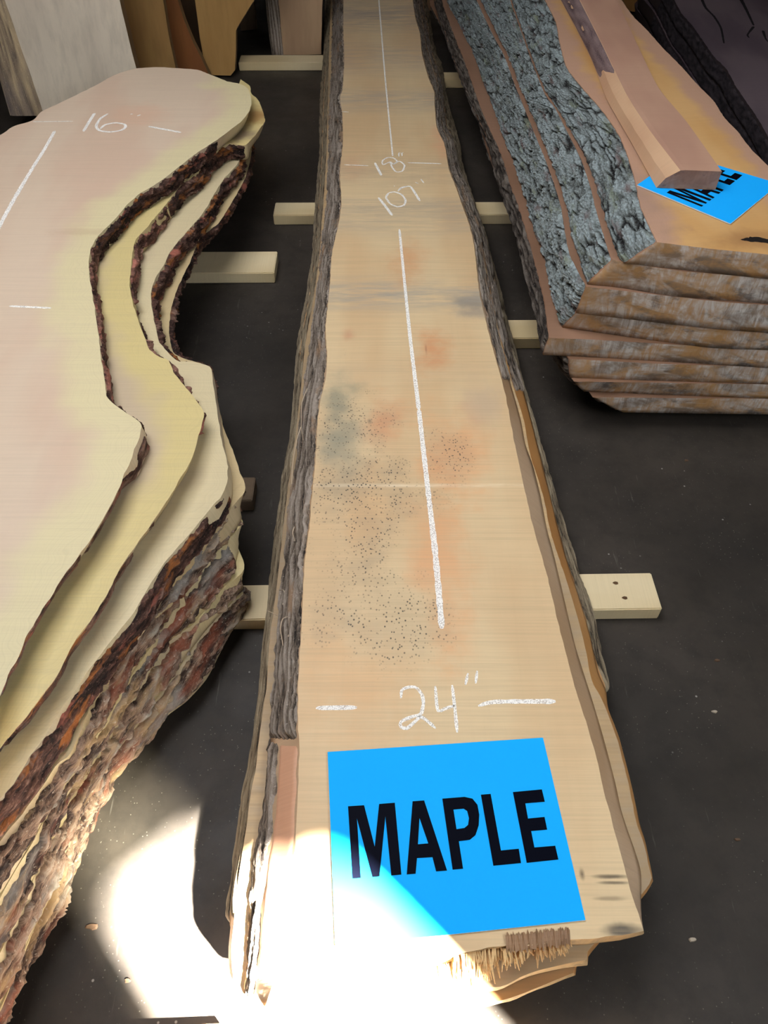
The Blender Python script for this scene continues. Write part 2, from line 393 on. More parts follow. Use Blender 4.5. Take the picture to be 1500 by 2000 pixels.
# ---------------------------------------------------------------- the setting
def quad(name, P, mat, kind='structure'):
    c = tuple(np.mean(P, 0)); c = (c[0], c[1], min(p[2] for p in P))
    o = mesh(name, P, [list(range(len(P)))], [mat], loc=c); return tag(o, kind=kind)
def slabwall(name, x0, x1, y0, y1, z0, z1, mat):
    o = box(name, ((x0 + x1) / 2, (y0 + y1) / 2, (z0 + z1) / 2), (x1 - x0, y1 - y0, z1 - z0), 0, mat, bev=.001); return tag(o, kind='structure')
slabwall('floor', -3.6, 4.6, -1.7, 7.3, -.15, 0, M['floor'])
slabwall('wall_back', -3.6, 4.6, 7.1, 7.25, 0, 4.3, M['darkwall'])
slabwall('wall_left', -3.6, -3.45, -1.7, 7.1, 0, 4.3, M['wall'])
slabwall('wall_right', 4.45, 4.6, -1.7, 7.1, 0, 4.3, M['wall'])
slabwall('ceiling', -3.6, 4.6, -1.7, 7.3, 4.3, 4.42, M['wall'])

# ---------------------------------------------------------------- centre stack: three maple slabs
ZC = (.245, .180, .115, .051)
c1L = [(-0.2737,6.1268),(-0.2619,5.7871),(-0.2413,5.1982),(-0.2184,4.7029),(-0.2141,4.2669),(-0.2237,4.172),(-0.2027,3.9475),(-0.1891,3.6327),(-0.1918,3.3314),(-0.1751,3.0578),(-0.1805,2.8723),(-0.1898,2.7578),(-0.1964,2.6414),(-0.1943,2.4327),(-0.1965,2.1836),(-0.1841,2.0371),(-0.1827,1.9113),(-0.1934,1.8128),(-0.1963,1.7013),(-0.1932,1.5468),(-0.1946,1.4283),(-0.1946,1.3005),(-0.1986,1.1826),(-0.1928,0.9936),(-0.1914,0.9087),(-0.1889,0.8277),(-0.1822,0.7376),(-0.177,0.7112),(-0.1733,0.6322),(-0.1718,0.5701),(-0.1702,0.4971),(-0.173,0.4338),(-0.1774,0.4074),(-0.182,0.3741),(-0.1843,0.3272),(-0.1902,0.2763),(-0.2003,0.2365)]
c1F = [(-0.2003,0.2365),(-0.13,0.2439),(-0.0437,0.2611),(0.0132,0.2801),(0.0443,0.2901),(0.1166,0.3128),(0.1531,0.3208),(0.2126,0.3304),(0.2624,0.3304),(0.327,0.3385),(0.373,0.3418),(0.4426,0.3483),(0.4638,0.3533)]
c1R = [(0.4638,0.3533),(0.4614,0.3716),(0.4541,0.4285),(0.4507,0.4765),(0.4408,0.6028),(0.4384,0.6854),(0.4215,0.834),(0.4112,0.9726),(0.4013,1.1665),(0.3899,1.2848),(0.3819,1.4494),(0.3752,1.6526),(0.373,1.8008),(0.3682,1.9063),(0.3571,2.0425),(0.3467,2.2071),(0.3383,2.3998),(0.3423,2.5873),(0.344,2.7578),(0.3363,2.8968),(0.321,3.0316),(0.3056,3.1885),(0.2849,3.361),(0.278,3.6162),(0.2512,3.8031),(0.2533,4.0736),(0.2582,4.2464),(0.2344,4.4516),(0.213,4.7995),(0.2122,5.1435),(0.1925,5.4263),(0.1856,5.7871),(0.1837,6.1268)]
c1Lb = [(-0.3541,6.3879),(-0.3387,6.0338),(-0.302,5.0469),(-0.2811,4.4488),(-0.267,3.9652),(-0.2533,3.6695),(-0.2419,3.1881),(-0.241,2.9947),(-0.2409,2.754),(-0.2408,2.4025),(-0.2493,2.1014),(-0.2504,1.89),(-0.2567,1.8407),(-0.2526,1.6127),(-0.2603,1.4117),(-0.2583,1.3198),(-0.2559,1.1351),(-0.2548,0.9825),(-0.2492,0.8959),(-0.2495,0.7996),(-0.2492,0.7391),(-0.2486,0.71),(-0.2467,0.6263),(-0.2511,0.5481),(-0.2568,0.4891),(-0.2554,0.433),(-0.2477,0.3412),(-0.2447,0.292),(-0.2451,0.2489)]
c1Rb = [(0.4792,0.3615),(0.4891,0.4149),(0.5015,0.4796),(0.4878,0.584),(0.4865,0.6514),(0.4803,0.7558),(0.4723,0.8424),(0.4577,0.9796),(0.4527,1.1039),(0.4473,1.25),(0.4413,1.3504),(0.4407,1.4694),(0.4348,1.5915),(0.4235,1.6825),(0.4227,1.7927),(0.4142,1.9152),(0.4054,2.0328),(0.3944,2.2314),(0.3883,2.4352),(0.385,2.6791),(0.3847,2.8914),(0.3718,3.046),(0.3563,3.1881),(0.3405,3.3486),(0.319,3.5198),(0.3077,3.7818),(0.2848,3.9652),(0.2854,4.2473),(0.2847,4.5288),(0.2732,4.7185),(0.2477,5.0469),(0.2418,5.4102),(0.2319,5.7091),(0.2247,6.0338),(0.224,6.3879)]
c2L = [(-0.3757,6.3879),(-0.3595,6.0338),(-0.3232,5.0469),(-0.3004,4.4488),(-0.2822,3.9652),(-0.2701,3.6695),(-0.2595,3.1881),(-0.2579,2.9947),(-0.253,2.754),(-0.2578,2.4684),(-0.2689,2.1871),(-0.2674,1.9928),(-0.2679,1.8407),(-0.268,1.656),(-0.2733,1.4655),(-0.2727,1.3432),(-0.2725,1.233),(-0.2731,1.1116),(-0.2747,1.036),(-0.2744,0.9825),(-0.2702,0.88),(-0.2723,0.7996),(-0.274,0.7309),(-0.273,0.6815),(-0.2776,0.6263),(-0.279,0.5481),(-0.282,0.4891),(-0.2829,0.433),(-0.2815,0.3839),(-0.2807,0.3412),(-0.2704,0.284)]
c2F = [(-0.2704,0.284),(-0.2437,0.2528),(-0.0995,0.2566),(0.1369,0.2746),(0.215,0.2801),(0.2632,0.3001),(0.3157,0.3114),(0.3704,0.3212)]
c2R = [(0.3704,0.3212),(0.3724,0.3328),(0.4323,0.3839),(0.4923,0.4293),(0.5153,0.4523),(0.5194,0.4616),(0.5191,0.5271),(0.5134,0.5664),(0.5144,0.6404),(0.5102,0.7474),(0.4978,0.8296),(0.4912,0.8565),(0.4807,0.8892),(0.4807,0.9782),(0.478,1.0493),(0.4677,1.1751),(0.4506,1.3287),(0.4478,1.4793),(0.4323,1.6429),(0.4322,1.7927),(0.4202,1.9253),(0.4113,2.0409),(0.4007,2.2404),(0.3948,2.4451),(0.3919,2.6902),(0.3895,2.8995),(0.3767,3.0546),(0.3614,3.1973),(0.3457,3.3584),(0.3244,3.5302),(0.3133,3.7933),(0.2905,3.9775),(0.2914,4.2608),(0.291,4.5436),(0.2796,4.7342),(0.2544,5.0642),(0.2488,5.4294),(0.2392,5.7299),(0.2316,6.0338),(0.2312,6.3879)]
c2Rb = [(0.3828,0.3241),(0.3897,0.3412),(0.4519,0.3942),(0.5159,0.4441),(0.5377,0.4679),(0.5422,0.4786),(0.5446,0.5487),(0.5408,0.5896),(0.5411,0.6666),(0.5369,0.778),(0.5255,0.8517),(0.5296,0.8983),(0.5206,0.9422),(0.5192,0.9819),(0.5178,1.0737),(0.5104,1.1684),(0.4966,1.3118),(0.4885,1.4872),(0.4824,1.6698),(0.4712,1.9185),(0.4648,2.0334),(0.451,2.1873),(0.4395,2.3697),(0.4325,2.5868),(0.4283,2.8195),(0.4216,3.0308),(0.4084,3.1885),(0.3929,3.3376),(0.3748,3.5059),(0.353,3.6854),(0.3448,3.9603),(0.3186,4.1464),(0.3203,4.442),(0.3208,4.737),(0.3098,4.9441),(0.2844,5.2893),(0.2796,5.6714),(0.2701,5.975),(0.2626,6.2805),(0.2632,6.6491)]
c2Lb = [(-0.4099,6.6491),(-0.3922,6.2805),(-0.3508,5.2264),(-0.3299,4.6307),(-0.3123,4.1273),(-0.2988,3.8195),(-0.2862,3.3185),(-0.2826,3.0953),(-0.2758,2.8666),(-0.282,2.5693),(-0.2919,2.2918),(-0.287,2.0742),(-0.2832,1.8415),(-0.2882,1.701),(-0.2899,1.5193),(-0.2911,1.3981),(-0.2912,1.2905),(-0.2909,1.1571),(-0.2911,1.0783),(-0.292,1.0226),(-0.2874,0.916),(-0.2894,0.8323),(-0.291,0.7608),(-0.291,0.7093),(-0.2956,0.6519),(-0.2968,0.5705),(-0.2988,0.5091),(-0.2996,0.4507),(-0.2986,0.4042),(-0.297,0.3551),(-0.2858,0.2998)]
c3L = [(-0.4137,6.6491),(-0.3957,6.2805),(-0.3539,5.2264),(-0.3357,4.6307),(-0.3176,4.1273),(-0.3038,3.8195),(-0.2907,3.3185),(-0.2845,3.0521),(-0.28,2.8666),(-0.2859,2.5693),(-0.2967,2.3071),(-0.2905,2.0742),(-0.2846,1.8173),(-0.2911,1.6787),(-0.2935,1.5254),(-0.2952,1.4113),(-0.294,1.2905),(-0.2936,1.1571),(-0.2937,1.0783),(-0.2946,1.0226),(-0.2898,0.916),(-0.2918,0.8323),(-0.2934,0.7608),(-0.2933,0.7093),(-0.299,0.6519),(-0.3,0.5705),(-0.3019,0.5091),(-0.3027,0.4507),(-0.3034,0.4179),(-0.3003,0.3942)]
c3F = [(-0.3003,0.3942),(-0.2823,0.3551),(-0.1988,0.2793),(-0.0465,0.2432),(0.1973,0.2631),(0.3557,0.3123)]
c3R = [(0.3557,0.3123),(0.4167,0.4942),(0.4752,0.7093),(0.5099,0.8583),(0.5266,0.8956),(0.5298,0.9187),(0.5227,0.9534),(0.5167,0.989),(0.5157,1.0768),(0.5082,1.1717),(0.4944,1.3154),(0.4858,1.4892),(0.4795,1.672),(0.4682,1.921),(0.4617,2.0361),(0.4539,2.1815),(0.4426,2.3634),(0.4358,2.5798),(0.4317,2.8117),(0.4256,3.0265),(0.4125,3.184),(0.3971,3.3328),(0.3792,3.5008),(0.3576,3.68),(0.3495,3.9543),(0.3239,4.1464),(0.3259,4.442),(0.3266,4.737),(0.3158,4.9441),(0.2907,5.2893),(0.2863,5.6714),(0.277,5.975),(0.2698,6.2805),(0.2708,6.6491)]
c3Rb = [(0.3727,0.32),(0.4373,0.5082),(0.4971,0.7307),(0.5333,0.8847),(0.5514,0.94),(0.5559,0.9903),(0.5549,1.0198),(0.5583,1.0729),(0.5563,1.1735),(0.5417,1.3078),(0.5319,1.4365),(0.5204,1.6014),(0.5087,1.7552),(0.4978,1.9769),(0.4842,2.1233),(0.4829,2.236),(0.4756,2.3709),(0.4686,2.5974),(0.4581,2.8648),(0.4417,2.9899),(0.4376,3.1701),(0.4222,3.3736),(0.4038,3.6045),(0.39,3.8336),(0.3904,4.0763),(0.3821,4.2869),(0.3613,4.6064),(0.3544,4.9202),(0.355,5.2392),(0.3334,5.3917),(0.3168,5.8595),(0.3192,6.1835),(0.3027,6.5233),(0.3047,6.9062)]
c3Lb = [(-0.4453,6.9062),(-0.426,6.5233),(-0.3806,5.4285),(-0.3665,4.8098),(-0.3436,4.2869),(-0.3266,4.0273),(-0.3163,3.4468),(-0.3068,3.1701),(-0.3017,2.9775),(-0.3071,2.6686),(-0.3177,2.3964),(-0.3108,2.1545),(-0.304,1.8876),(-0.3121,1.7436),(-0.3126,1.5844),(-0.3141,1.4659),(-0.3126,1.3404),(-0.3105,1.2018),(-0.3105,1.12),(-0.3099,1.0622),(-0.3048,0.9514),(-0.3068,0.8645),(-0.3083,0.7902),(-0.3082,0.7367),(-0.314,0.6772),(-0.315,0.5926),(-0.3169,0.5288),(-0.3176,0.4681),(-0.3183,0.4341),(-0.3145,0.4057)]
YB = 5.95
def cback(L, Rr): return [(Rr[-1][0], Rr[-1][1]), (Rr[-1][0] - .005, Rr[-1][1] + .12), (L[0][0] + .005, L[0][1] + .12), (L[0][0], L[0][1])]

def c1mats(loc):
    top = wood('maple_face', rgb(216, 190, 149), rgb(208, 176, 134), loc=loc, saw=.13, rough=.5, seed=1,
        stains=[((*[(0.1506,2.0699)][0], .245), 0.085, rgb(206, 136, 88), 0.75, (1, 0.5, 1)),
                ((*[(-0.003,1.7013)][0], .245), 0.085, rgb(210, 142, 100), 0.7, (1, 0.5, 1)),
                ((*[(-0.0425,1.7149)][0], .245), 0.012, rgb(110, 96, 80), 0.8, (1, 0.6, 1)),
                ((*[(0.0956,2.6124)][0], .245), 0.1, rgb(206, 138, 90), 0.6, (1, 0.45, 1)),
                ((*[(0.1369,2.0617)][0], .245), 0.012, rgb(150, 90, 60), 0.7, (1.6, 0.25, 1)),
                ((*[(0.2032,1.5674)][0], .245), 0.16, rgb(222, 158, 108), 0.6, (1, 0.6, 1)),
                ((*[(0.1425,1.2154)][0], .245), 0.14, rgb(222, 158, 108), 0.6, (1.2, 0.35, 1)),
                ((*[(-0.0339,0.8402)][0], .245), 0.2, rgb(216, 164, 112), 0.45, (1, 0.8, 1)),
                ((*[(-0.0407,1.354)][0], .245), 0.1, rgb(218, 170, 118), 0.5, (1, 0.4, 1)),
                ((*[(0.2863,3.6827)][0], .245), 0.12, rgb(216, 158, 120), 0.6, (1.3, 0.4, 1)),
                ((*[(-0.1361,3.4161)][0], .245), 0.09, rgb(216, 164, 122), 0.5, (1, 0.4, 1)),
                ((*[(-0.1385,1.7655)][0], .245), 0.085, rgb(140, 138, 118), 0.85, (1, 0.32, 1)),
                ((*[(-0.1249,1.6095)][0], .245), 0.09, rgb(150, 146, 126), 0.6, (1, 0.4, 1)),
                ((*[(0.3013,2.342)][0], .245), 0.1, rgb(132, 126, 118), 0.85, (0.8, 1.5, 1)),
                ((*[(0.2957,2.2673)][0], .245), 0.09, rgb(140, 132, 124), 0.7, (0.8, 1.6, 1)),
                ((*[(0.3098,1.789)][0], .245), 0.1, rgb(176, 160, 144), 0.4, (1, 0.7, 1)),
                ((*[(-0.1193,2.1402)][0], .245), 0.03, rgb(196, 140, 110), 0.6, (1, 0.5, 1)),
                ((*[(0.425,0.4446)][0], .245), 0.035, rgb(60, 50, 42), 0.9, (0.8, 7, 1)),
                ((*[(0.4277,0.4338)][0], .245), 0.03, rgb(80, 68, 56), 0.8, (0.8, 8, 1)),
                ((*[(0.3702,0.4482)][0], .245), 0.008, rgb(60, 50, 42), 0.8, (1, 0.5, 1)),
                ((*[(0.4254,0.3533)][0], .245), 0.045, rgb(70, 66, 62), 0.9, (0.8, 3, 1)),
                ((*[(0.4082,0.4066)][0], .245), 0.03, rgb(120, 100, 78), 0.6, (0.7, 6, 1))],
        dots=[((*[(-0.1183,1.6309)][0], .245), 0.16, (1, 0.45, 1)), ((*[(-0.0809,1.3359)][0], .245), 0.2, (1, 0.6, 1)), ((*[(-0.0997,1.1039)][0], .245), 0.13, (1, 0.8, 1)), ((*[(0.0244,1.044)][0], .245), 0.15, (1, 0.8, 1)), ((*[(0.1741,1.5674)][0], .245), 0.09, (1, 0.6, 1)), ((*[(-0.0278,1.4283)][0], .245), 0.14, (1, 0.6, 1))],
        bands=[([(0,2.3836)][0][1], 0.16, rgb(160, 152, 140), 0.85), ([(0,2.9132)][0][1], 0.2, rgb(170, 156, 138), 0.6), ([(0,3.0403)][0][1], 0.1, rgb(160, 148, 134), 0.5), ([(0,3.3412)][0][1], 0.2, rgb(170, 150, 128), 0.5), ([(0,4.1389)][0][1], 0.22, rgb(160, 150, 140), 0.7), ([(0,4.7589)][0][1], 0.4, rgb(168, 152, 140), 0.6), ([(0,5.4757)][0][1], 0.5, rgb(150, 138, 134), 0.8), ([(0,1.4513)][0][1], 0.011, rgb(240, 222, 188), 0.9), ([(0,1.9497)][0][1], 0.1, rgb(196, 170, 136), 0.4)])
    return [top, M['side_tan'], M['end_pale']]
C1 = Slab('maple_slab', [(c1L, c1Lb, 'live'), (c1F, -.004, 'cut'), (c1R, c1Rb, 'live'), (cback(c1L, c1R), 0., 'cut')], ZC[0], ZC[1] + .001, c1mats, seed=1, rag=.003)
tag(C1.o, 'topmost maple slab of the long middle stack, with chalked widths and a blue sign', 'slab', 'maple slabs in the middle stack')
c2m = lambda loc: [wood('maple_ledge', rgb(190, 160, 118), rgb(150, 128, 98), loc=loc, saw=.22, grey=.6, seed=2), M['side_orange'], M['end_pale']]
C2 = Slab('maple_slab', [(c2L, c2Lb, 'live'), (c2F, -.004, 'cut'), (c2R, c2Rb, 'live'), (cback(c2L, c2R), 0., 'cut')], ZC[1], ZC[2] + .001, c2m, seed=2)
tag(C2.o, 'middle slab sandwiched in the long centre stack, orange flared side and splintered near end', 'slab', 'maple slabs in the middle stack')
c3m = lambda loc: [wood('maple_ledge_low', rgb(192, 150, 100), rgb(170, 128, 84), loc=loc, saw=.18, seed=5), M['side_orange'], M['end_pale']]
C3 = Slab('maple_slab', [(c3L, c3Lb, 'live'), (c3F, -.004, 'cut'), (c3R, c3Rb, 'live'), (cback(c3L, c3R), 0., 'cut')], ZC[2], ZC[3] + .001, c3m, seed=3)
tag(C3.o, 'bottom slab of the long centre stack, lying on the pale floor sticks', 'slab', 'maple slabs in the middle stack')
C1.bark(c1L[0], [(-0.177,0.7112)][0], M['bark_c'], .03, 1.04, .017, res=.005, fs=4.5, ft=95)
C1.bark([(-0.177,0.7112)][0], c1L[-1], M['bark_c'], .66, 1.02, .012, res=.005, rag=.14, fs=4.5, ft=95)
M['inner_bark'] = wood('inner_bark', rgb(214, 166, 134), rgb(196, 150, 122), saw=.08, seed=7)
C1.bark([(-0.177,0.7112)][0], c1L[-2], M['inner_bark'], .02, .66, .006, res=.008, rag=.05, name='inner_bark', fs=2, ft=8, label='smooth pink inner bark laid bare')
C1.bark([(0.3682,1.9063)][0], c1R[-1], M['bark_c'], .12, 1.05, .010, res=.0055, fs=6, ft=95)
C2.bark(c2L[0], c2L[-3], M['bark_c2'], .0, 1.05, .007, res=.006, fs=8, ft=60)
C2.bark([(0.4202,1.9253)][0], c2R[-1], M['bark_c'], .05, 1.05, .010, res=.006, fs=8, ft=60)
C3.bark(c3L[0], c3L[-1], M['bark_c2'], .0, 1.0, .008, res=.006, fs=8, ft=60)
C3.bark(c3R[4], c3R[-1], M['bark_c2'], .06, 1.0, .009, res=.006, fs=8, ft=60)
# pale root hairs that cling to the left bark
fm_ = plain('dry_fibre', rgb(206, 186, 160), .8, .1)
def fibre(P, r):
    X = catmull(P, 26); V = []; F = []
    for i, p in enumerate(X):
        k = r * (1 - .5 * i / 25)
        for a in range(4): V.append((p[0] + k * math.cos(a * 1.571), p[1], p[2] + k * math.sin(a * 1.571)))
    for i in range(25):
        for a in range(4): F.append([i * 4 + a, i * 4 + (a + 1) % 4, i * 4 + 4 + (a + 1) % 4, i * 4 + 4 + a])
    mesh('bark_fibre', V, F, [fm_], parent=C1.o, smooth=True)
FB = [[(-0.226,1.04),(-0.2421,1.0283),(-0.2463,1.0066),(-0.2402,0.9783),(-0.2345,0.9546)], [(-0.2611,1.1287),(-0.2491,1.124),(-0.245,1.1053),(-0.2497,1.0869)], [(-0.2371,1.3218),(-0.2391,1.2953),(-0.2291,1.2693),(-0.2222,1.2488)], [(-0.2804,1.0546),(-0.2671,1.0456),(-0.2556,1.0427)],
      [(-0.2253,0.9815),(-0.2204,0.9956),(-0.2243,1.0142),(-0.2163,1.0056)], [(-0.2483,1.713),(-0.2556,1.6464),(-0.2609,1.5615),(-0.2574,1.4807)], [(-0.241,1.8919),(-0.2519,1.8183),(-0.2484,1.7247),(-0.2375,1.6576)]]
for i, f in enumerate(FB): fibre([(x, y, (.222 if i != 1 else .205) + .006 * math.sin(q * 2)) for q, (x, y) in enumerate(f)], .0016)

# torn fibres at the near end
def splinters(name, P, z, zr, n, L, mat, parent):
    X = catmull(P, n); V = []; F = []
    for i, p in enumerate(X):
        w = random.uniform(.0010, .0028); l = L * (1.25 - .95 * i / n) * max(.15, .5 + .7 * nz(i * .17, 3.3) + random.uniform(-.25, .35)); h = random.uniform(.0015, .004)
        zz = z + random.uniform(-zr, 0); b = len(V); x, y = p[0], p[1] + .012; dx = random.gauss(0, .004); dr = l * random.uniform(.05, .3)
        for t, ww in ((0, 1), (.55, .9), (1, .25)):
            yy, zc_, xx = y - .012 * (t > 0) - l * t, zz - dr * t * t, x + dx * t
            V += [(xx - w * ww, yy, zc_ - h), (xx + w * ww, yy, zc_ - h), (xx + w * ww, yy, zc_), (xx - w * ww, yy, zc_)]
        for k_ in (0, 4):
            for q in range(4): F.append([b + k_ + q, b + k_ + (q + 1) % 4, b + k_ + 4 + (q + 1) % 4, b + k_ + 4 + q])
        F.append([b + 8, b + 9, b + 10, b + 11])
    o = mesh(name, V, F, [mat], parent=parent)
    bm = bmesh.new(); bm.from_mesh(o.data); bmesh.ops.recalc_face_normals(bm, faces=bm.faces); bm.to_mesh(o.data); bm.free()
    return tag(o, kind='stuff')
sp = wood('torn_fibre', rgb(222, 184, 128), rgb(176, 130, 82), saw=.2, seed=9)
sp2 = wood('torn_fibre_dark', rgb(168, 132, 98), rgb(112, 82, 60), saw=.25, seed=8)
splinters('torn_fibres', [(0.1212,0.3155),(0.2139,0.3284),(0.2829,0.3333),(0.3311,0.3381)], .240, .036, 300, .045, sp, C1.o)
def torn_patch():
    A = catmull([(0.2155,0.3506),(0.2746,0.3555),(0.3321,0.3605)], 80); B = catmull([(0.2152,0.3235),(0.2719,0.3283),(0.33,0.3348)], 80); V = []; F = []; m = 80
    for i in range(m):
        r = .004 * nz(i * .9, 5.5) + .003 * nz(i * 2.3, 1.1)
        for t in (0, .25, .5, .75, 1.0):
            p = A[i] + (B[i] - A[i]) * t; V.append((p[0], p[1] + (.010 * nz(i * .45, 2) + .005 * nz(i * 1.7) - .003 if t in (0, 1.0) else 0), .2456 + (.0035 + r * .8) * math.sin(math.pi * min(1, t + .1)) * .8 - .012 * max(0, t - .75)))
    for i in range(m - 1):
        for q in range(4): F.append([i * 5 + q, i * 5 + q + 1, (i + 1) * 5 + q + 1, (i + 1) * 5 + q])
    o = mesh('torn_patch', V, F, [sp2], parent=C1.o)
    if o.data.polygons[0].normal.z < 0: o.data.flip_normals()
    tag(o, 'brown torn fibre patch at the front edge')
torn_patch()

# chalk on the centre slab
zc = ZC[0]; ck = M['chalk']
def CS(P, w0, w1=None): stroke(C1.o, P, zc, w0, w1, ck)
CS([(-0.0341,6.0102),(-0.0332,5.7871),(0.0055,4.4516),(0.0391,3.4933)], .008, .007)
CS([(0.0604,2.8401),(0.0855,2.1545),(0.1046,1.7655)], .009, .013); CS([(0.1046,1.7655),(0.1188,1.4474),(0.1296,1.2154),(0.1351,0.9894)], .013, .015)
CS([(0.0369,0.8104),(0.0394,0.8302),(0.0542,0.8377),(0.0711,0.8365),(0.0829,0.819),(0.0856,0.7982),(0.0792,0.7728),(0.0604,0.7669),(0.0372,0.7563),(0.0348,0.7445),(0.0478,0.7399),(0.0667,0.7563),(0.079,0.7669),(0.0982,0.7516),(0.1096,0.7399)], .0075)
CS([(0.113,0.8402),(0.1159,0.7812),(0.1327,0.786),(0.1531,0.7933)], .0075); CS([(0.1504,0.8427),(0.1529,0.7909),(0.1547,0.7306)], .0075)
CS([(0.1876,0.8721),(0.1798,0.8427)], .0065); CS([(0.2087,0.8785),(0.2028,0.8465)], .0065)
CS([(-0.1472,0.7872),(-0.0587,0.7885)], .011); CS([(0.204,0.7921),(0.2415,0.8018),(0.373,0.803)], .009, .012)
CS([(-0.0409,3.4263),(-0.0111,3.3021)], .011)
CS([(0.0273,3.4365),(-0.0045,3.406),(-0.0068,3.4467),(0.0161,3.4777),(0.0436,3.4725),(0.0592,3.4365),(0.0408,3.411),(0.0273,3.4365),(0.036,3.3809),(0.0536,3.3363),(0.0805,3.3461),(0.0904,3.401),(0.0684,3.4416),(0.0408,3.411)], .0075)
CS([(0.0667,3.4881),(0.0672,3.5248),(0.0764,3.5248)], .006); CS([(0.0806,3.4933),(0.0811,3.5248),(0.0881,3.5301)], .006)
CS([(-0.1765,3.406),(-0.0678,3.3959)], .006); CS([(0.1045,3.4263),(0.254,3.4161)], .007)
CS([(-0.0234,3.1021),(0.0042,3.0316),(0.033,2.9506)], .011)
CS([(0.0193,3.1426),(0.0085,3.1021),(0.0253,3.049),(0.0544,3.023),(0.0819,3.036),(0.089,3.0798),(0.0728,3.129),(0.043,3.1517),(0.0193,3.1426)], .0085)
CS([(0.0413,3.207),(0.0456,3.2024)], .007)
CS([(0.0581,3.1563),(0.0737,3.1885),(0.1087,3.2024),(0.125,3.1608),(0.1481,3.071)], .0095)
CS([(0.1336,3.2399),(0.1463,3.2258)], .007); CS([(0.1586,3.2684),(0.1705,3.2305)], .007)
CS([(-0.2068,3.991),(-0.1738,3.9847)], .008)

# ---------------------------------------------------------------- MAPLE signs
SG = [(115,393),(205,387),(265,620),(290,380),(378,373),(415,778),(358,783),(325,450),(292,788),(252,792),(165,462),(187,797),(140,800)]
LET = [([SG]), 
       [[(478,365),(543,360),(672,755),(610,760),(590,680),(503,685),(495,773),(445,777)], [(517,460),(566,602),(508,607)]],
       [[(645,350),(770,340),(815,350),(843,385),(853,440),(850,500),(832,555),(800,582),(738,590),(762,745),(703,750)], [(708,412),(765,407),(785,420),(795,460),(790,498),(770,515),(725,522)]],
       [[(862,328),(917,323),(975,642),(1075,632),(1088,713),(932,728)]],
       [[(1042,313),(1205,298),(1222,368),(1112,377),(1127,462),(1220,453),(1235,525),(1145,533),(1163,625),(1280,615),(1298,693),(1120,712)]]]
def homog(src, dst):
    A = []; b = []
    for (x, y), (u, v) in zip(src, dst):
        A += [[x, y, 1, 0, 0, 0, -u * x, -u * y], [0, 0, 0, x, y, 1, -v * x, -v * y]]; b += [u, v]
    h = np.linalg.solve(A, b); return np.r_[h, 1].reshape(3, 3)
def hm(Hm, p): q = Hm @ (p[0], p[1], 1); return (q[0] / q[2], q[1] / q[2])
SC = [(0, 86.5), (1211.7, 5.8), (1451, 1033), (43, 1183)]      # corners of the near sign in the lettering's own drawing frame
def sign(Q, z, label):
    c = np.mean(Q, 0); loc = (c[0], c[1], z)
    V = [(*p, z) for p in Q] + [(*p, z + .003) for p in Q]
    F = [[3, 2, 1, 0], [4, 5, 6, 7]] + [[i, (i + 1) % 4, 4 + (i + 1) % 4, 4 + i] for i in range(4)]
    o = mesh('sign', V, F, [M['blue'], plain('sign_edge', rgb(235, 240, 245), .5)], loc=loc, fm=[0, 0, 1, 1, 1, 1])
    bm = bmesh.new(); bm.from_mesh(o.data); bmesh.ops.recalc_face_normals(bm, faces=bm.faces); bm.to_mesh(o.data); bm.free()
    tag(o, label, 'sign', 'blue MAPLE signs')
    Hm = homog(SC, Q)
    for loops in LET:
        pts = []; edges = []
        for L in loops:
            b = len(pts); pts += [hm(Hm, p) for p in L]; edges += [(b + i, b + (i + 1) % len(L)) for i in range(len(L))]
        r = delaunay_2d_cdt([Vector(p) for p in pts], edges, [], 2 if len(loops) > 1 else 1, 1e-7)
        tris = [list(f) for f in r[2]]
        vv = [(p[0], p[1]) for p in r[0]]
        def inside(p, L):
            k = False
            for i in range(len(L)):
                a, b2 = L[i], L[i - 1]
                if (a[1] > p[1]) != (b2[1] > p[1]) and p[0] < (b2[0] - a[0]) * (p[1] - a[1]) / (b2[1] - a[1]) + a[0]: k = not k
            return k
        keep = []
        for f in tris:
            g = np.mean([vv[i] for i in f], 0); LL = [[hm(Hm, p) for p in L] for L in loops]
            if inside(g, LL[0]) and not any(inside(g, h) for h in LL[1:]): keep.append(f)
        e = mesh('letter', [(*p, z + .0036) for p in vv], keep, [M['black']], parent=o)
        for p in e.data.polygons:
            if p.normal.z < 0: p.flip()
    return o
sign([(-0.1167,0.686),(0.3333,0.7175),(0.3622,0.3697),(-0.0858,0.327)], .2465, 'large blue MAPLE sign on the near end of the middle stack, half in the sun')

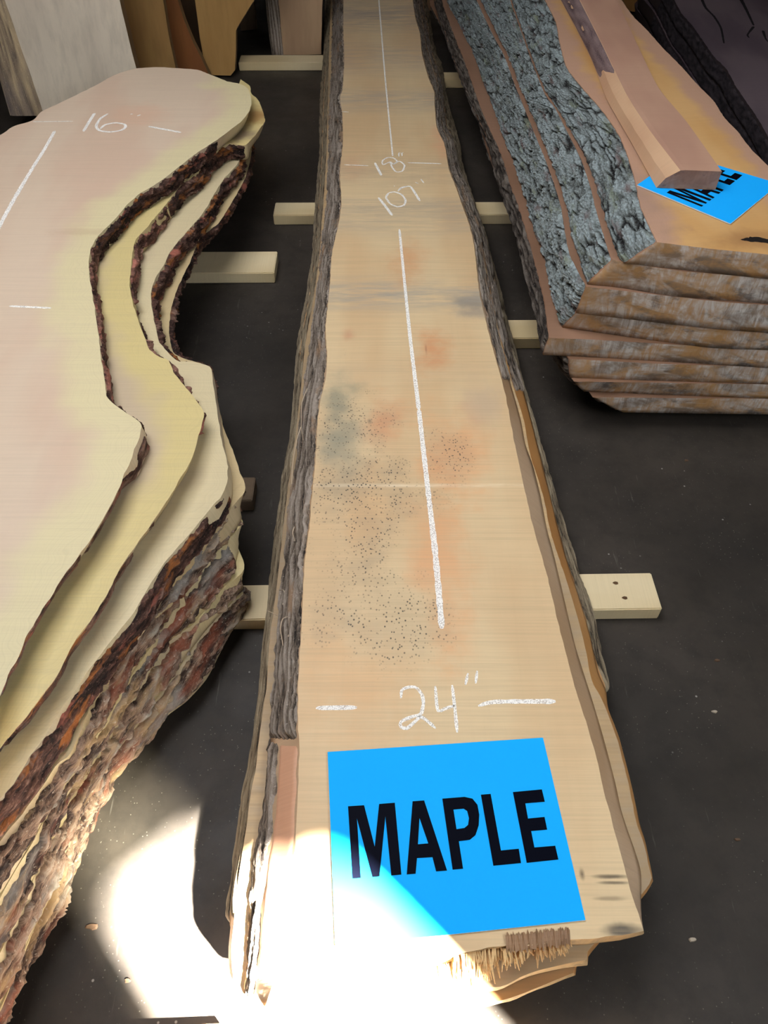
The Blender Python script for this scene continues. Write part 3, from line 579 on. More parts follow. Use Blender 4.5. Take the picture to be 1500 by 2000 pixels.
# ---------------------------------------------------------------- left pile: seven wide slabs
ZL = [.471, .411, .351, .291, .231, .171, .111, .051]
tL = [
 [(-0.7028,3.7363),(-0.6416,3.706),(-0.6011,3.6523),(-0.5762,3.5538),(-0.5644,3.4699),(-0.5689,3.3783),(-0.59,3.29),(-0.6171,3.2246),(-0.6557,3.1322),(-0.722,3.0024),(-0.7634,2.9012),(-0.7971,2.8128),(-0.8357,2.7318),(-0.8715,2.673),(-0.8997,2.586),(-0.9126,2.5098),(-0.9399,2.4057),(-0.9497,2.3556),(-0.9501,2.2973),(-0.9385,2.2191),(-0.9036,2.1006),(-0.8767,2.0248),(-0.8531,1.9549),(-0.8291,1.8826),(-0.7988,1.7892),(-0.7732,1.7077),(-0.7461,1.6302),(-0.7234,1.5585),(-0.6971,1.5259),(-0.6579,1.4919),(-0.6234,1.4646),(-0.6069,1.4416),(-0.6037,1.4021),(-0.6082,1.3583),(-0.6073,1.3141),(-0.6128,1.2729),(-0.6133,1.2379),(-0.6198,1.1941),(-0.6257,1.1502),(-0.6368,1.0973),(-0.6459,1.058),(-0.6606,1.0129),(-0.6734,0.9761),(-0.6829,0.93),(-0.694,0.8818),(-0.7055,0.8284),(-0.706,0.7786),(-0.7131,0.7483),(-0.7148,0.6945),(-0.7227,0.5567)],
 [(-0.676,3.9346),(-0.623,3.852),(-0.6053,3.7599),(-0.5642,3.6825),(-0.5213,3.5123),(-0.5123,3.4473),(-0.5248,3.3787),(-0.5401,3.3019),(-0.5699,3.2129),(-0.6312,3.2324),(-0.6755,3.1743),(-0.7101,3.0624),(-0.7274,2.9687),(-0.7716,2.8579),(-0.7975,2.7171),(-0.8133,2.6444),(-0.8326,2.5489),(-0.8487,2.4887),(-0.8555,2.4541),(-0.8489,2.3834),(-0.8316,2.2804),(-0.8185,2.1976),(-0.7916,2.1041),(-0.7548,2.0069),(-0.7237,1.9329),(-0.704,1.8894),(-0.6858,1.8446),(-0.6568,1.8105),(-0.6169,1.7866),(-0.5906,1.7306),(-0.5633,1.6898),(-0.5261,1.6369),(-0.4928,1.5858),(-0.4787,1.5567),(-0.4793,1.5002),(-0.4802,1.4476),(-0.4838,1.3821),(-0.4969,1.3317),(-0.5087,1.2779),(-0.5194,1.2426),(-0.5352,1.1921),(-0.5527,1.1372),(-0.5627,1.1069),(-0.5801,1.0597),(-0.5883,1.0254),(-0.5942,0.9838),(-0.6065,0.9343),(-0.6184,0.8956),(-0.6372,0.8458),(-0.645,0.798),(-0.6516,0.7634),(-0.6681,0.7266),(-0.6827,0.6866),(-0.6981,0.6552),(-0.7131,0.6217),(-0.7425,0.5446)],
 [(-0.7307,4.0091),(-0.6403,3.7311),(-0.5927,3.4267),(-0.6026,3.1881),(-0.6378,3.0591),(-0.6591,2.9369),(-0.6701,2.8371),(-0.6863,2.7416),(-0.715,2.639),(-0.7388,2.5518),(-0.7545,2.4783),(-0.759,2.3975),(-0.7719,2.3199),(-0.7708,2.2452),(-0.758,2.1733),(-0.7331,2.0899),(-0.7109,2.0182),(-0.6874,1.9545),(-0.6572,1.9107),(-0.6162,1.863),(-0.568,1.8581),(-0.5226,1.8409),(-0.5065,1.8142),(-0.4951,1.7574),(-0.4774,1.6868),(-0.4453,1.552),(-0.4261,1.4838),(-0.4093,1.4298),(-0.4037,1.3979),(-0.3998,1.3594),(-0.4082,1.3167),(-0.4247,1.2803),(-0.4478,1.2331),(-0.4705,1.1826),(-0.4891,1.1495),(-0.5105,1.1019),(-0.5261,1.0604),(-0.5381,1.0159),(-0.5519,0.9673),(-0.5689,0.9272),(-0.598,0.8629),(-0.62,0.8091),(-0.6341,0.7667),(-0.6536,0.7136),(-0.6644,0.6702),(-0.6817,0.6285),(-0.6952,0.5784),(-0.7115,0.5494),(-0.7421,0.4758)],
 [(-0.7317,4.0462),(-0.6421,3.7986),(-0.5848,3.465),(-0.5795,3.1931),(-0.6115,2.9486),(-0.6402,2.7935),(-0.6906,2.7009),(-0.7,2.5266),(-0.7141,2.3754),(-0.7151,2.2348),(-0.6993,2.1036),(-0.6646,1.9862),(-0.606,1.9444),(-0.551,1.9187),(-0.5121,1.8052),(-0.4839,1.7258),(-0.4537,1.6262),(-0.4262,1.5609),(-0.398,1.4843),(-0.3718,1.4169),(-0.3648,1.3926),(-0.3747,1.3632),(-0.391,1.3344),(-0.4111,1.2887),(-0.4397,1.2194),(-0.4672,1.1548),(-0.4949,1.1007),(-0.5276,1.0486),(-0.5648,0.9816),(-0.5848,0.9298),(-0.5994,0.8609),(-0.613,0.7991),(-0.62,0.7415),(-0.6286,0.6669),(-0.6516,0.6391),(-0.6669,0.5978),(-0.6899,0.5432),(-0.7156,0.494),(-0.7447,0.4156)],
 [(-0.7659,4.1438),(-0.6759,3.8918),(-0.6117,3.5518),(-0.609,3.2984),(-0.6419,3.0464),(-0.6723,2.8783),(-0.7216,2.7792),(-0.7313,2.6003),(-0.7475,2.455),(-0.7501,2.3098),(-0.7336,2.1743),(-0.6965,2.0476),(-0.6352,2.0019),(-0.5694,1.9289),(-0.4947,1.7124),(-0.4256,1.5001),(-0.3981,1.3848),(-0.3834,1.3554),(-0.3722,1.3302),(-0.3859,1.3001),(-0.4054,1.2654),(-0.4289,1.2265),(-0.4468,1.1984),(-0.4642,1.1612),(-0.4786,1.1327),(-0.4938,1.0896),(-0.5197,1.0027),(-0.5508,0.9197),(-0.5758,0.8479),(-0.6034,0.7502),(-0.6372,0.6706),(-0.6614,0.6062),(-0.6787,0.516),(-0.7022,0.4441),(-0.7189,0.3801),(-0.7478,0.3062)],
 [(-0.7913,4.2713),(-0.7036,4.0123),(-0.6372,3.6628),(-0.6367,3.4021),(-0.6704,3.1426),(-0.7038,2.9696),(-0.7541,2.8635),(-0.7633,2.6758),(-0.7831,2.5334),(-0.7838,2.3837),(-0.7665,2.244),(-0.7279,2.1133),(-0.6648,2.0579),(-0.5926,1.9777),(-0.5153,1.7558),(-0.4427,1.5177),(-0.4076,1.3273),(-0.3909,1.2935),(-0.3782,1.2674),(-0.3661,1.2349),(-0.3657,1.2098),(-0.3809,1.1933),(-0.3959,1.1769),(-0.4112,1.1543),(-0.4315,1.1148),(-0.452,1.0733),(-0.4709,1.0492),(-0.5041,1.0168),(-0.5266,0.9909),(-0.5531,0.9212),(-0.5733,0.864),(-0.5958,0.8078),(-0.6182,0.7433),(-0.6472,0.6408),(-0.667,0.5769),(-0.68,0.4967),(-0.6915,0.4038),(-0.7076,0.3347),(-0.7354,0.2542)],
 [(-0.8164,4.3967),(-0.7314,4.1309),(-0.6653,3.772),(-0.6645,3.5041),(-0.6992,3.2374),(-0.7358,3.0595),(-0.7869,2.9462),(-0.7969,2.7572),(-0.8172,2.6107),(-0.8196,2.4566),(-0.7998,2.3127),(-0.7597,2.1781),(-0.6929,2.1126),(-0.6157,2.0249),(-0.5345,1.7978),(-0.4596,1.5538),(-0.4144,1.3221),(-0.3892,1.2228),(-0.3729,1.2009),(-0.3734,1.1827),(-0.3969,1.1566),(-0.4264,1.1104),(-0.4528,1.0687),(-0.4674,1.0385),(-0.509,0.9417),(-0.5438,0.867),(-0.5827,0.7961),(-0.621,0.711),(-0.6431,0.6202),(-0.6609,0.5254),(-0.67,0.447),(-0.6879,0.356),(-0.6997,0.2718),(-0.7197,0.1938)]]
toe = [(-0.8413,4.52),(-0.7566,4.2475),(-0.691,3.8794),(-0.6926,3.6045),(-0.7282,3.3307),(-0.7658,3.148),(-0.82,3.0274),(-0.8301,2.8335),(-0.8509,2.6832),(-0.8539,2.5284),(-0.8333,2.3804),(-0.7936,2.2419),(-0.7217,2.1688),(-0.6416,2.0761),(-0.5569,1.8384),(-0.478,1.5887),(-0.4182,1.3514),(-0.385,1.2444),(-0.3763,1.2069),(-0.3791,1.1506),(-0.3972,1.1121),(-0.4146,1.0622),(-0.4427,0.9685),(-0.4832,0.9052),(-0.5277,0.8618),(-0.5558,0.7991),(-0.6085,0.7282),(-0.6319,0.6506),(-0.6479,0.5624),(-0.66,0.5133),(-0.6563,0.4603),(-0.6724,0.4057),(-0.6952,0.3446),(-0.7129,0.296),(-0.7144,0.2405),(-0.7324,0.1625)]
backT = [(-1.5817,3.1274),(-1.5335,3.1658),(-1.5072,3.2495),(-1.4465,3.3105),(-1.437,3.3995),(-1.3827,3.4976),(-1.3314,3.5939),(-1.2741,3.706),(-1.23,3.8106),(-1.15,3.8935),(-1.0425,3.913),(-0.9689,3.9),(-0.8639,3.8806),(-0.7827,3.8106),(-0.7028,3.7363)]
def lclose(Rt, k):
    b = backT if k == 0 else [(x + (.02 if k == 1 else -.01 * k), y - .02 * k) for x, y in backT]
    end = Rt[-1]
    return [end, (end[0] - .02, -.25), (-1.75, -.25), (-1.95, 1.5), (b[0][0] - .25, b[0][1] - .45), b[0]], b + [Rt[0]]
LABL = ['topmost pale slab of the left pile, chalked 16 inches, narrow waist and rounded head',
        'second slab down in the left pile, broad yellow sapwood band showing past the top slab',
        'third slab down in the left pile, pale corner sticking out at mid height',
        'fourth slab down in the left pile, red inner bark along its edge',
        'fifth slab down in the left pile, small pale tip and ragged fibres',
        'second slab up from the floor in the left pile, grey and red bark',
        'lowest slab of the left pile, thick grey bark flaring onto the floor sticks']
def lmats(k):
    base = [rgb(210, 188, 164), rgb(190, 170, 142), rgb(192, 174, 146), rgb(190, 172, 140), rgb(190, 172, 140), rgb(190, 172, 140), rgb(180, 162, 134)][k]
    heart = [rgb(205, 177, 153), rgb(180, 158, 132), rgb(182, 162, 134), rgb(178, 156, 118), rgb(180, 160, 120), rgb(180, 160, 120), rgb(170, 150, 120)][k]
    sap = [rgb(214, 200, 158), rgb(206, 187, 130), rgb(204, 188, 150), rgb(190, 168, 126), rgb(200, 182, 132), rgb(200, 182, 132), rgb(190, 172, 128)][k]
    def f(loc):
        st = []
        if k == 0: st = [((-1.02, 3.35, .471), .18, rgb(214, 168, 138), .5, (1, 1, 1)), ((-.98, 2.4, .471), .1, rgb(176, 146, 118), .35, (.5, 3, 1))]
        if k == 1: st = [((*[(-0.5464,3.5178)][0], .411), .13, rgb(160, 118, 66), .9, (1, 1, 1)), ((*[(-0.6002,3.3221)][0], .411), .12, rgb(120, 102, 86), .9, (1, 1, 1))]  # amber tip; the grey patch is partly shade put into the colour
        return [wood('pale_face', base, heart, sap, [.11, .105, .10, .08, .08, .08, .08][k], loc=loc, saw=.07, rough=.48, seed=10 + k, stains=st), wood('pale_side', sap, base, saw=.15, seed=20 + k), M['end_pale']]
    return f
LS = []
for k in range(7):
    cl, bk = lclose(tL[k], k)
    if k < 6:
        bot = [(.004, (-.035, -.03, .004)[k])[i > (34, 31, 22)[k]] - (.034 if i < (9, 8, 3)[k] else 0) + (i > (40, 40, 30)[k]) * (-.008, -.008, .012)[k] for i in range(len(tL[k]))] if k < 3 else None
        if bot is None:
            nx = np.array(tL[k + 1]); bot = .0
            # the log flares: the underside runs out to just inside the next slab's edge
            me_ = catmull(tL[k], 120); q = []
            for p in np.array(tL[k]):
                dd = np.hypot(*(catmull(tL[k + 1], 400) - p).T); j = int(np.argmin(dd)); q.append(tuple(p + (catmull(tL[k + 1], 400)[j] - p) * min(.92, .05 / max(dd[j], .001))))
            bot = q
    else: bot = toe
    s_ = Slab('wide_slab', [(bk, 0., 'cut' if k == 0 else 'hid'), (tL[k], bot, 'live'), (cl, 0., 'hid')], ZL[k], ZL[k + 1] + .001, lmats(k), seed=10 + k, rag=.004, grid=.045 if k < 3 else .07)
    tag(s_.o, LABL[k], 'slab', 'wide slabs in the left pile'); LS.append(s_)
def PB(k, a, b, mat, **kw): return LS[k].bark(tL[k][a], tL[k][b], mat, **kw)
PB(0, 8, 18, M['bark_l2'], t0=.10, t1=1.0, thick=.024, kind='flake', rag=.35, keep=-.5)
PB(0, 17, 31, M['bark_l3'], t0=.08, t1=.9, thick=.018, kind='flake', rag=.5, keep=-.4)
PB(0, 31, 40, M['bark_l2'], t0=.3, t1=1.0, thick=.008, keep=.0)
PB(0, 40, 48, M['bark_l2'], t0=.15, t1=1.0, thick=.009, keep=-.15)
PB(1, 8, 14, M['bark_l2'], t0=.05, t1=1.0, thick=.03, kind='flake', rag=.3)
PB(1, 14, 35, M['bark_l3'], t0=.1, t1=.95, thick=.020, keep=-.25, kind='flake', rag=.5)
PB(1, 40, 55, M['bark_l2'], t0=.2, t1=1.1, thick=.012, keep=-.1)
PB(2, 2, 20, M['bark_l2'], t0=.08, t1=1.0, thick=.028, kind='flake', rag=.35)
PB(2, 29, 48, M['bark_l2'], t0=.06, t1=1.0, thick=.016, keep=-.45, rag=.25, kind='flake')
for k in (3, 4, 5):
    PB(k, 1, 14, M['bark_l2'], t0=.02, t1=1.0, thick=.03, kind='flake', rag=.3)
    PB(k, (19, 20, 20)[k - 3], len(tL[k]) - 1, M['bark_l'], t0=.16, t1=1.0, thick=.024, keep=-.42, rag=.4, kind='flake')
PB(6, 1, 14, M['bark_l2'], t0=.0, t1=1.0, thick=.03, kind='flake', rag=.2)
PB(6, 17, len(tL[6]) - 1, M['bark_l'], t0=.06, t1=.98, thick=.028, rag=.2, kind='flake')
zl = ZL[0]
def LC(P, w0, w1=None): stroke(LS[0].o, P, zl, w0, w1, ck)
LC([(-1.2096,3.3836),(-1.2102,3.2849),(-1.2091,3.1999)], .013)
LC([(-1.1527,3.3783),(-1.172,3.3259),(-1.1712,3.2545),(-1.1477,3.2097),(-1.1029,3.195),(-1.061,3.2097),(-1.049,3.2395),(-1.0599,3.2696),(-1.099,3.2849),(-1.1382,3.2646),(-1.1472,3.2246)], .011)
LC([(-1.0596,3.373),(-1.0468,3.373)], .01); LC([(-1.0252,3.352),(-1.0136,3.3677)], .01)
LC([(-1.4419,3.2951),(-1.2772,3.3002)], .006); LC([(-0.9576,3.2495),(-0.814,3.1901)], .012)
LC([(-1.3258,3.2048),(-1.3178,3.0433),(-1.3147,2.8756),(-1.3069,2.6461),(-1.2953,2.4466),(-1.2744,2.1888)], .013, .015)
LC([(-1.1095,1.9681),(-0.9821,1.9575)], .009)

# ---------------------------------------------------------------- right stack: eight slabs with the bark side towards us
ZR = [.650, .576, .493, .399, .328, .261, .193, .134, .066]
rt = [[(0.7772,4.414),(0.7669,4.2502),(0.7703,3.9281),(0.7477,3.6733),(0.7301,3.3682),(0.7557,3.1592),(0.7835,2.9918),(0.7968,2.8946),(0.8101,2.7254),(0.8048,2.5579),(0.7926,2.4004),(0.7713,2.217),(0.7712,2.0141)],
      [(0.6468,4.7057),(0.6411,4.531),(0.6396,3.7899),(0.6449,3.3193),(0.6658,3.1544),(0.6799,2.9188),(0.6908,2.7066),(0.6862,2.5),(0.6767,2.3466),(0.6664,2.0681),(0.67,2.0482)],
      [(0.5031,5.0328),(0.5025,4.846),(0.5362,4.3146),(0.5647,3.9783),(0.5719,3.6791),(0.5839,3.3684),(0.5944,3.1074),(0.6044,2.8776),(0.6084,2.6855),(0.6062,2.5277),(0.5918,2.3353),(0.5869,2.2119),(0.6064,2.0371)],
      [(0.4603,5.4033),(0.459,5.2027),(0.4937,4.665),(0.5312,4.2929),(0.544,3.905),(0.5622,3.588),(0.5732,3.3159),(0.5872,3.0711),(0.5915,2.8748),(0.5909,2.7022),(0.5834,2.5072),(0.5817,2.3747),(0.5934,2.0383)],
      [(0.3562,5.5761),(0.361,5.3022),(0.3903,4.8721),(0.426,4.3656),(0.4523,3.8519),(0.4761,3.5576),(0.5014,3.333),(0.5105,3.0547),(0.5223,2.8543),(0.5289,2.637),(0.5325,2.5325),(0.5328,2.3966),(0.5328,2.2295),(0.5169,2.0102)],
      [(0.328,5.7264),(0.3483,5.3403),(0.3727,4.7898),(0.4107,4.2981),(0.4457,3.906),(0.4791,3.6165),(0.4822,3.3306),(0.493,3.0695),(0.5081,2.8826),(0.5171,2.6687),(0.5136,2.4236),(0.526,2.2046),(0.5903,1.9917)],
      [(0.3041,5.874),(0.3703,5.3282),(0.4091,4.8388),(0.463,4.2126),(0.4833,3.6946),(0.5076,3.3309),(0.5288,3.0125),(0.5386,2.6572),(0.5512,2.3829),(0.5668,2.1122),(0.6129,1.9634)],
      [(0.4909,5.5667),(0.5555,4.7756),(0.5826,3.8912),(0.5862,3.2616),(0.5991,2.8337),(0.6052,2.4389),(0.6192,2.1622),(0.6844,1.955)]]
rb = [[(0.6575,4.7057),(0.6515,4.531),(0.6487,3.7899),(0.6552,3.3193),(0.677,3.1494),(0.695,2.9188),(0.7087,2.7066),(0.7065,2.5),(0.6979,2.3466),(0.689,2.0681),(0.7013,2.0257)],
      [(0.5317,5.0328),(0.5302,4.846),(0.5642,4.3146),(0.591,3.9783),(0.599,3.6791),(0.6094,3.3684),(0.6185,3.1074),(0.6272,2.8776),(0.6303,2.6855),(0.6289,2.5277),(0.6134,2.3353),(0.6143,2.2119),(0.6114,2.0482)],
      [(0.4603,5.4033),(0.459,5.2027),(0.4937,4.665),(0.5312,4.2929),(0.544,3.905),(0.5622,3.588),(0.5732,3.3159),(0.5872,3.0711),(0.5915,2.8748),(0.5909,2.7022),(0.5834,2.5072),(0.5817,2.3747),(0.5934,2.0383)],
      [(0.3817,5.5761),(0.393,5.3812),(0.4443,4.9503),(0.4833,4.5229),(0.5028,4.0675),(0.5247,3.7502),(0.5352,3.4664),(0.5532,3.2111),(0.5574,3.0149),(0.5613,2.834),(0.5609,2.637),(0.5741,2.568),(0.577,2.4197),(0.5695,2.2477),(0.5671,2.0647)],
      [(0.3346,5.7264),(0.3545,5.3403),(0.3784,4.7898),(0.416,4.2981),(0.4466,3.9803),(0.4841,3.672),(0.4831,3.3405),(0.4939,3.0784),(0.5094,2.8949),(0.5185,2.6798),(0.512,2.4402),(0.5153,2.2285),(0.508,2.0104)],
      [(0.3447,5.874),(0.3829,5.3282),(0.4237,4.8388),(0.4762,4.2126),(0.5075,3.6946),(0.5302,3.3309),(0.55,3.0125),(0.5483,2.6572),(0.5603,2.3829),(0.5754,2.1122),(0.6042,1.9817)],
      [(0.3457,5.9825),(0.407,5.4696),(0.4492,4.9364),(0.5021,4.3017),(0.5336,3.7757),(0.5564,3.4057),(0.5764,3.0814),(0.5844,2.719),(0.5958,2.4389),(0.6103,2.1622),(0.6592,1.9837)],
      [(0.5383,5.6969),(0.6019,4.8932),(0.6267,3.9922),(0.6283,3.349),(0.6508,2.911),(0.6647,2.5063),(0.6861,2.2224),(0.7997,1.9571)]]
fr = [[(0.7712,2.0141),(0.9158,1.978),(1.0633,1.948),(1.196,1.9239)], [(0.67,2.0482),(0.7039,2.0313),(0.8574,1.9844),(1.0914,1.9494),(1.2279,1.9256)], [(0.6064,2.0371),(0.9656,1.9611),(1.1192,1.94),(1.2645,1.9296)], [(0.5934,2.0383),(0.9807,1.9631),(1.1568,1.9474),(1.3071,1.937)],
      [(0.5169,2.0102),(0.6723,1.9995),(0.9264,1.973),(1.1831,1.9469),(1.335,1.9314)], [(0.5903,1.9917),(0.8904,1.9654),(1.2091,1.9498),(1.3674,1.9421)], [(0.6129,1.9634),(1.2338,1.9479),(1.3964,1.9427)], [(0.6844,1.955),(1.2556,1.9473),(1.4221,1.9447)]]
r1R = [(1.277,2.1395),(1.2618,2.2652),(1.2442,2.4941),(1.2289,2.624),(1.2267,2.7632),(1.2156,2.8766),(1.2203,3.0349),(1.204,3.1849),(1.1899,3.3908),(1.1684,3.5918),(1.1539,3.811),(1.1318,4.0215),(1.1297,4.2502),(1.1282,4.414)]
M['end_r'] = endgrain('weathered_end', rgb(172, 132, 86), rgb(122, 108, 96), rgb(196, 190, 184), 3, 1.0)
LABR = ['topmost slab of the right stack, tan with a knot hole, under sign and offcut',
        'second slab down in the right stack, widest visible strip of lichen bark',
        'third slab down in the right stack, thin pale ledge above its weathered end',
        'fourth slab down in the right stack, grey bark strip meeting the ledge below',
        'fifth slab down in the right stack, pinkish ledge and dark bark corner overhanging the rest',
        'sixth slab down in the right stack, set back under the dark overhang',
        'seventh slab down in the right stack, just above the rounded bottom slab',
        'bottom slab of the right stack, rounded dark brown corner near the floor']
RS = []
for k in range(8):
    dx = .02 * k
    rr = [(x + dx, y) for x, y in r1R]
    f = fr[k]; right = [f[-1], (f[-1][0] + .12, f[-1][1] + .05), rr[0]]
    p0, p1 = rt[k][0], rt[k][1]; sl = (p0[0] - p1[0]) / (p0[1] - p1[1]); YE = 6.02
    back = [rr[-1], (rr[-1][0] + .22, YE), (max(.38, p0[0] + sl * (YE - .05 - p0[1])), YE), p0]
    def rm(loc, k=k):
        st = [((*[(1.0481,2.0339)][0], .65), .11, rgb(150, 106, 66), .7, (.6, 1.5, 1)), ((.80, 2.3, .65), .16, rgb(150, 122, 108), .6, (1.6, .5, 1))] if k == 0 else []
        return [wood('right_face', rgb(206, 164, 110), rgb(196, 150, 92), rgb(184, 146, 122), .07, loc=loc, saw=.06, stains=st, rot=R(-10), seed=30 + k, rough=.55) if k == 0 else
                wood('right_ledge', rgb(146, 112, 90), rgb(126, 94, 72), loc=loc, saw=.1, seed=30 + k), wood('right_side', rgb(150, 112, 88), saw=.15, seed=40 + k), M['end_r']]
    rbl = list(reversed(rb[k]))
    s_ = Slab('live_edge_slab', [(rt[k], rb[k], 'live'), (f, [rb[k][-1]] + f[1:], 'cut'), (right, 0., 'hid'), (rr, .01, 'live'), (back, 0., 'hid')], ZR[k], ZR[k + 1] + .001, rm, seed=30 + k, rag=.003, grid=.06)
    tag(s_.o, LABR[k], 'slab', 'live edge slabs in the right stack'); RS.append(s_)
for k in range(4): RS[k].bark(rt[k][0], rt[k][-1], M['bark_r'], t0=.0, t1=1.03, thick=.021, kind='plate', res=.0045 if k < 3 else .006, rag=.08)
for k in (4, 5, 6, 7): RS[k].bark(rt[k][0], rt[k][-1], M['bark_dark'], t0=.04, t1=1.03, thick=.014, kind='fissure', res=.007)
RS[0].bark(r1R[1], r1R[-1], M['bark_dark'], t0=.05, t1=1.0, thick=.012, res=.008)
sign([(0.9816,2.5709),(1.233,2.3601),(1.0066,2.1106),(0.7885,2.3532)][3:] + [(0.9816,2.5709),(1.233,2.3601),(1.0066,2.1106)][0:3], .6515, 'blue MAPLE sign lying askew, pinned under the offcut board on the right stack')

KH = catmull([(1.0114,2.0282),(1.0382,2.0396),(1.0654,2.0424),(1.0899,2.0282),(1.117,2.0225),(1.0833,2.0085),(1.0563,2.0141),(1.0311,2.0169),(1.0114,2.0282)], 40)[:-1]
mesh('knot_hole', [(x + .003 * nz(i * .8), y + .006 * nz(i * .9, 4), .6508) for i, (x, y) in enumerate(KH)], [list(range(39))[::-1]], [plain('hole_black', rgb(22, 13, 9), .95, .1)], parent=RS[0].o)
# offcut lying on the right stack
def offcut():
    n = 90
    bl = catmull([(0.843,2.3312),(0.8355,2.644),(0.8238,3.0022),(0.8282,3.1451),(0.8398,3.4502),(0.8398,3.8277),(0.8351,4.1609),(0.8298,4.4366)], n); tl = catmull([(0.8968,2.3183),(0.8708,2.6028),(0.8581,2.9188),(0.8702,3.4362),(0.8784,4.0036),(0.8756,4.1979)], n)
    tr = catmull([(1.0203,2.3114),(1.0095,2.672),(0.9859,2.9758),(1.0091,3.4362),(1.0435,4.0036),(1.054,4.1979)], n); br = tr + (.005, 0); br[0] = [(1.0213,2.3177)][0]
    for i in range(1, 9): br[i] = br[0] + (br[9] - br[0]) * i / 9
    V = []; F = []; fm = []
    for i in range(n):
        w = .003 * nz(i * .3)
        V += [(*bl[i], .6552), (bl[i][0] * .55 + tl[i][0] * .45 - .006 + w, bl[i][1] * .55 + tl[i][1] * .45, .688), (*tl[i], .715), (*(tl[i] + (tr[i] - tl[i]) * .12), .7165), (*tr[i], .715), (*br[i], .6552)]
    for i in range(n - 1):
        a = i * 6
        for q in range(6):
            F.append([a + q, a + (q + 1) % 6, a + 6 + (q + 1) % 6, a + 6 + q]); fm.append((1, 1, 0, 0, 2, 2)[q])
    F += [[0, 1, 2, 3, 4, 5], [(n - 1) * 6 + q for q in (5, 4, 3, 2, 1, 0)]]; fm += [3, 3]
    top = wood('offcut_face', rgb(186, 148, 124), rgb(172, 132, 112), saw=.05, seed=50); sd = wood('offcut_side', rgb(214, 178, 142), rgb(196, 152, 120), saw=.06, seed=51)
    en = endgrain('offcut_end', rgb(170, 130, 108), rgb(126, 92, 76), rgb(190, 160, 140), 5, .5)
    loc = (float(bl[:, 0].mean()), float(bl[:, 1].mean()), .6552)
    o = mesh('offcut_board', V, F, [top, sd, sd, en], loc=loc, fm=fm)
    bm = bmesh.new(); bm.from_mesh(o.data); bmesh.ops.recalc_face_normals(bm, faces=bm.faces); bm.to_mesh(o.data); bm.free()
    tag(o, 'narrow thick offcut board lying on the right stack over the blue sign', 'board')
    # purple bark left on its far flank
    V = []; F = []; hh = []; uv = []; i0 = 36; rows = 12; pts = range(i0, n)
    for i in pts:
        for q in range(rows):
            t = q / (rows - 1); e = min(1, (i - i0) / 5); u = i * .03
            h = .5 + .5 * nz(u * 6, t * 4); f = math.sin(math.pi * min(1, max(0, t))) ** .5
            x = bl[i] + (tl[i] - bl[i]) * (t * .92 + .02); z = .658 + .056 * t
            V.append((x[0] - (.004 + .008 * h) * f * e + .003 * (1 - e), x[1] - .002 * f, z + .003 * f * e)); hh.append(h); uv.append((u, t * .08))
    m = len(pts)
    for a in range(m - 1):
        for b in range(rows - 1): F.append([a * rows + b, a * rows + b + 1, (a + 1) * rows + b + 1, (a + 1) * rows + b])
    bk = mesh('bark', V, F, [barkmat('purple_bark', rgb(70, 56, 58), rgb(118, 98, 98), rgb(146, 126, 122), None, 5, (14, 30))], parent=o, smooth=True, attrs={'h': hh}, uv=uv)
    return o
offcut()

# ---------------------------------------------------------------- dark stack at the far right
ZW = [.35, .27, .19, .11, .051]
wl = [(1.7746,5.7049),(1.7502,5.3887),(1.7292,5.1266),(1.7338,4.9096),(1.7246,4.6572),(1.7161,4.4237),(1.7284,4.2491),(1.7068,4.0249),(1.6983,3.8539),(1.6917,3.6757),(1.6712,3.4449),(1.631,3.1342)]
wd = [wood('walnut_face', rgb(104, 90, 94), rgb(84, 72, 78), saw=.08, seed=60, rough=.6), wood('walnut_side', rgb(52, 44, 46), rgb(40, 34, 38), saw=.2, seed=61), wood('walnut_end', rgb(60, 50, 48), saw=.2, seed=62)]
LABW = ['topmost dark walnut slab at the far right, split along its face', 'second dark slab of the walnut stack at the far right', 'third dark slab of the walnut stack at the far right', 'lowest dark slab of the walnut stack at the far right, on a floor stick']
for k in range(4):
    L = [(x - .012 * k + .01 * (k % 2), y) for x, y in wl]
    s_ = Slab('dark_slab', [(L, .012, 'live'), ([L[-1], (L[-1][0] + .7, L[-1][1] - .05)], 0., 'cut'), ([(L[-1][0] + .7, L[-1][1] - .05), (L[0][0] + .75, L[0][1]), (L[0][0] + .7, 6.3), (L[0][0] + .03, 6.3), L[0]], 0., 'hid')], ZW[k], ZW[k + 1] + .001, wd, seed=60 + k, rag=.006, grid=.08)
    tag(s_.o, LABW[k], 'slab', 'dark slabs at the far right')
    s_.bark(L[0], L[-1], M['bark_w'], t0=.10, t1=1.0, thick=.008, res=.01)
    if k == 0:
        cm = plain('crack_black', rgb(14, 11, 12), .9, .05)
        for P, w in (([(1.9325,5.491),(1.8975,5.2406),(1.9005,5.071),(1.8818,4.8748),(1.8257,4.6251)], .018), ([(2.161,5.4395),(2.1242,5.1926),(2.0787,4.9183)], .022), ([(2.0731,4.9008),(1.9958,4.7641),(1.9885,4.7143)], .016), ([(2.1022,4.8318),(2.0751,4.7061),(2.0701,4.6492)], .016)):
            stroke(s_.o, P, .35, w, w * .5, cm, 'crack', .0008)

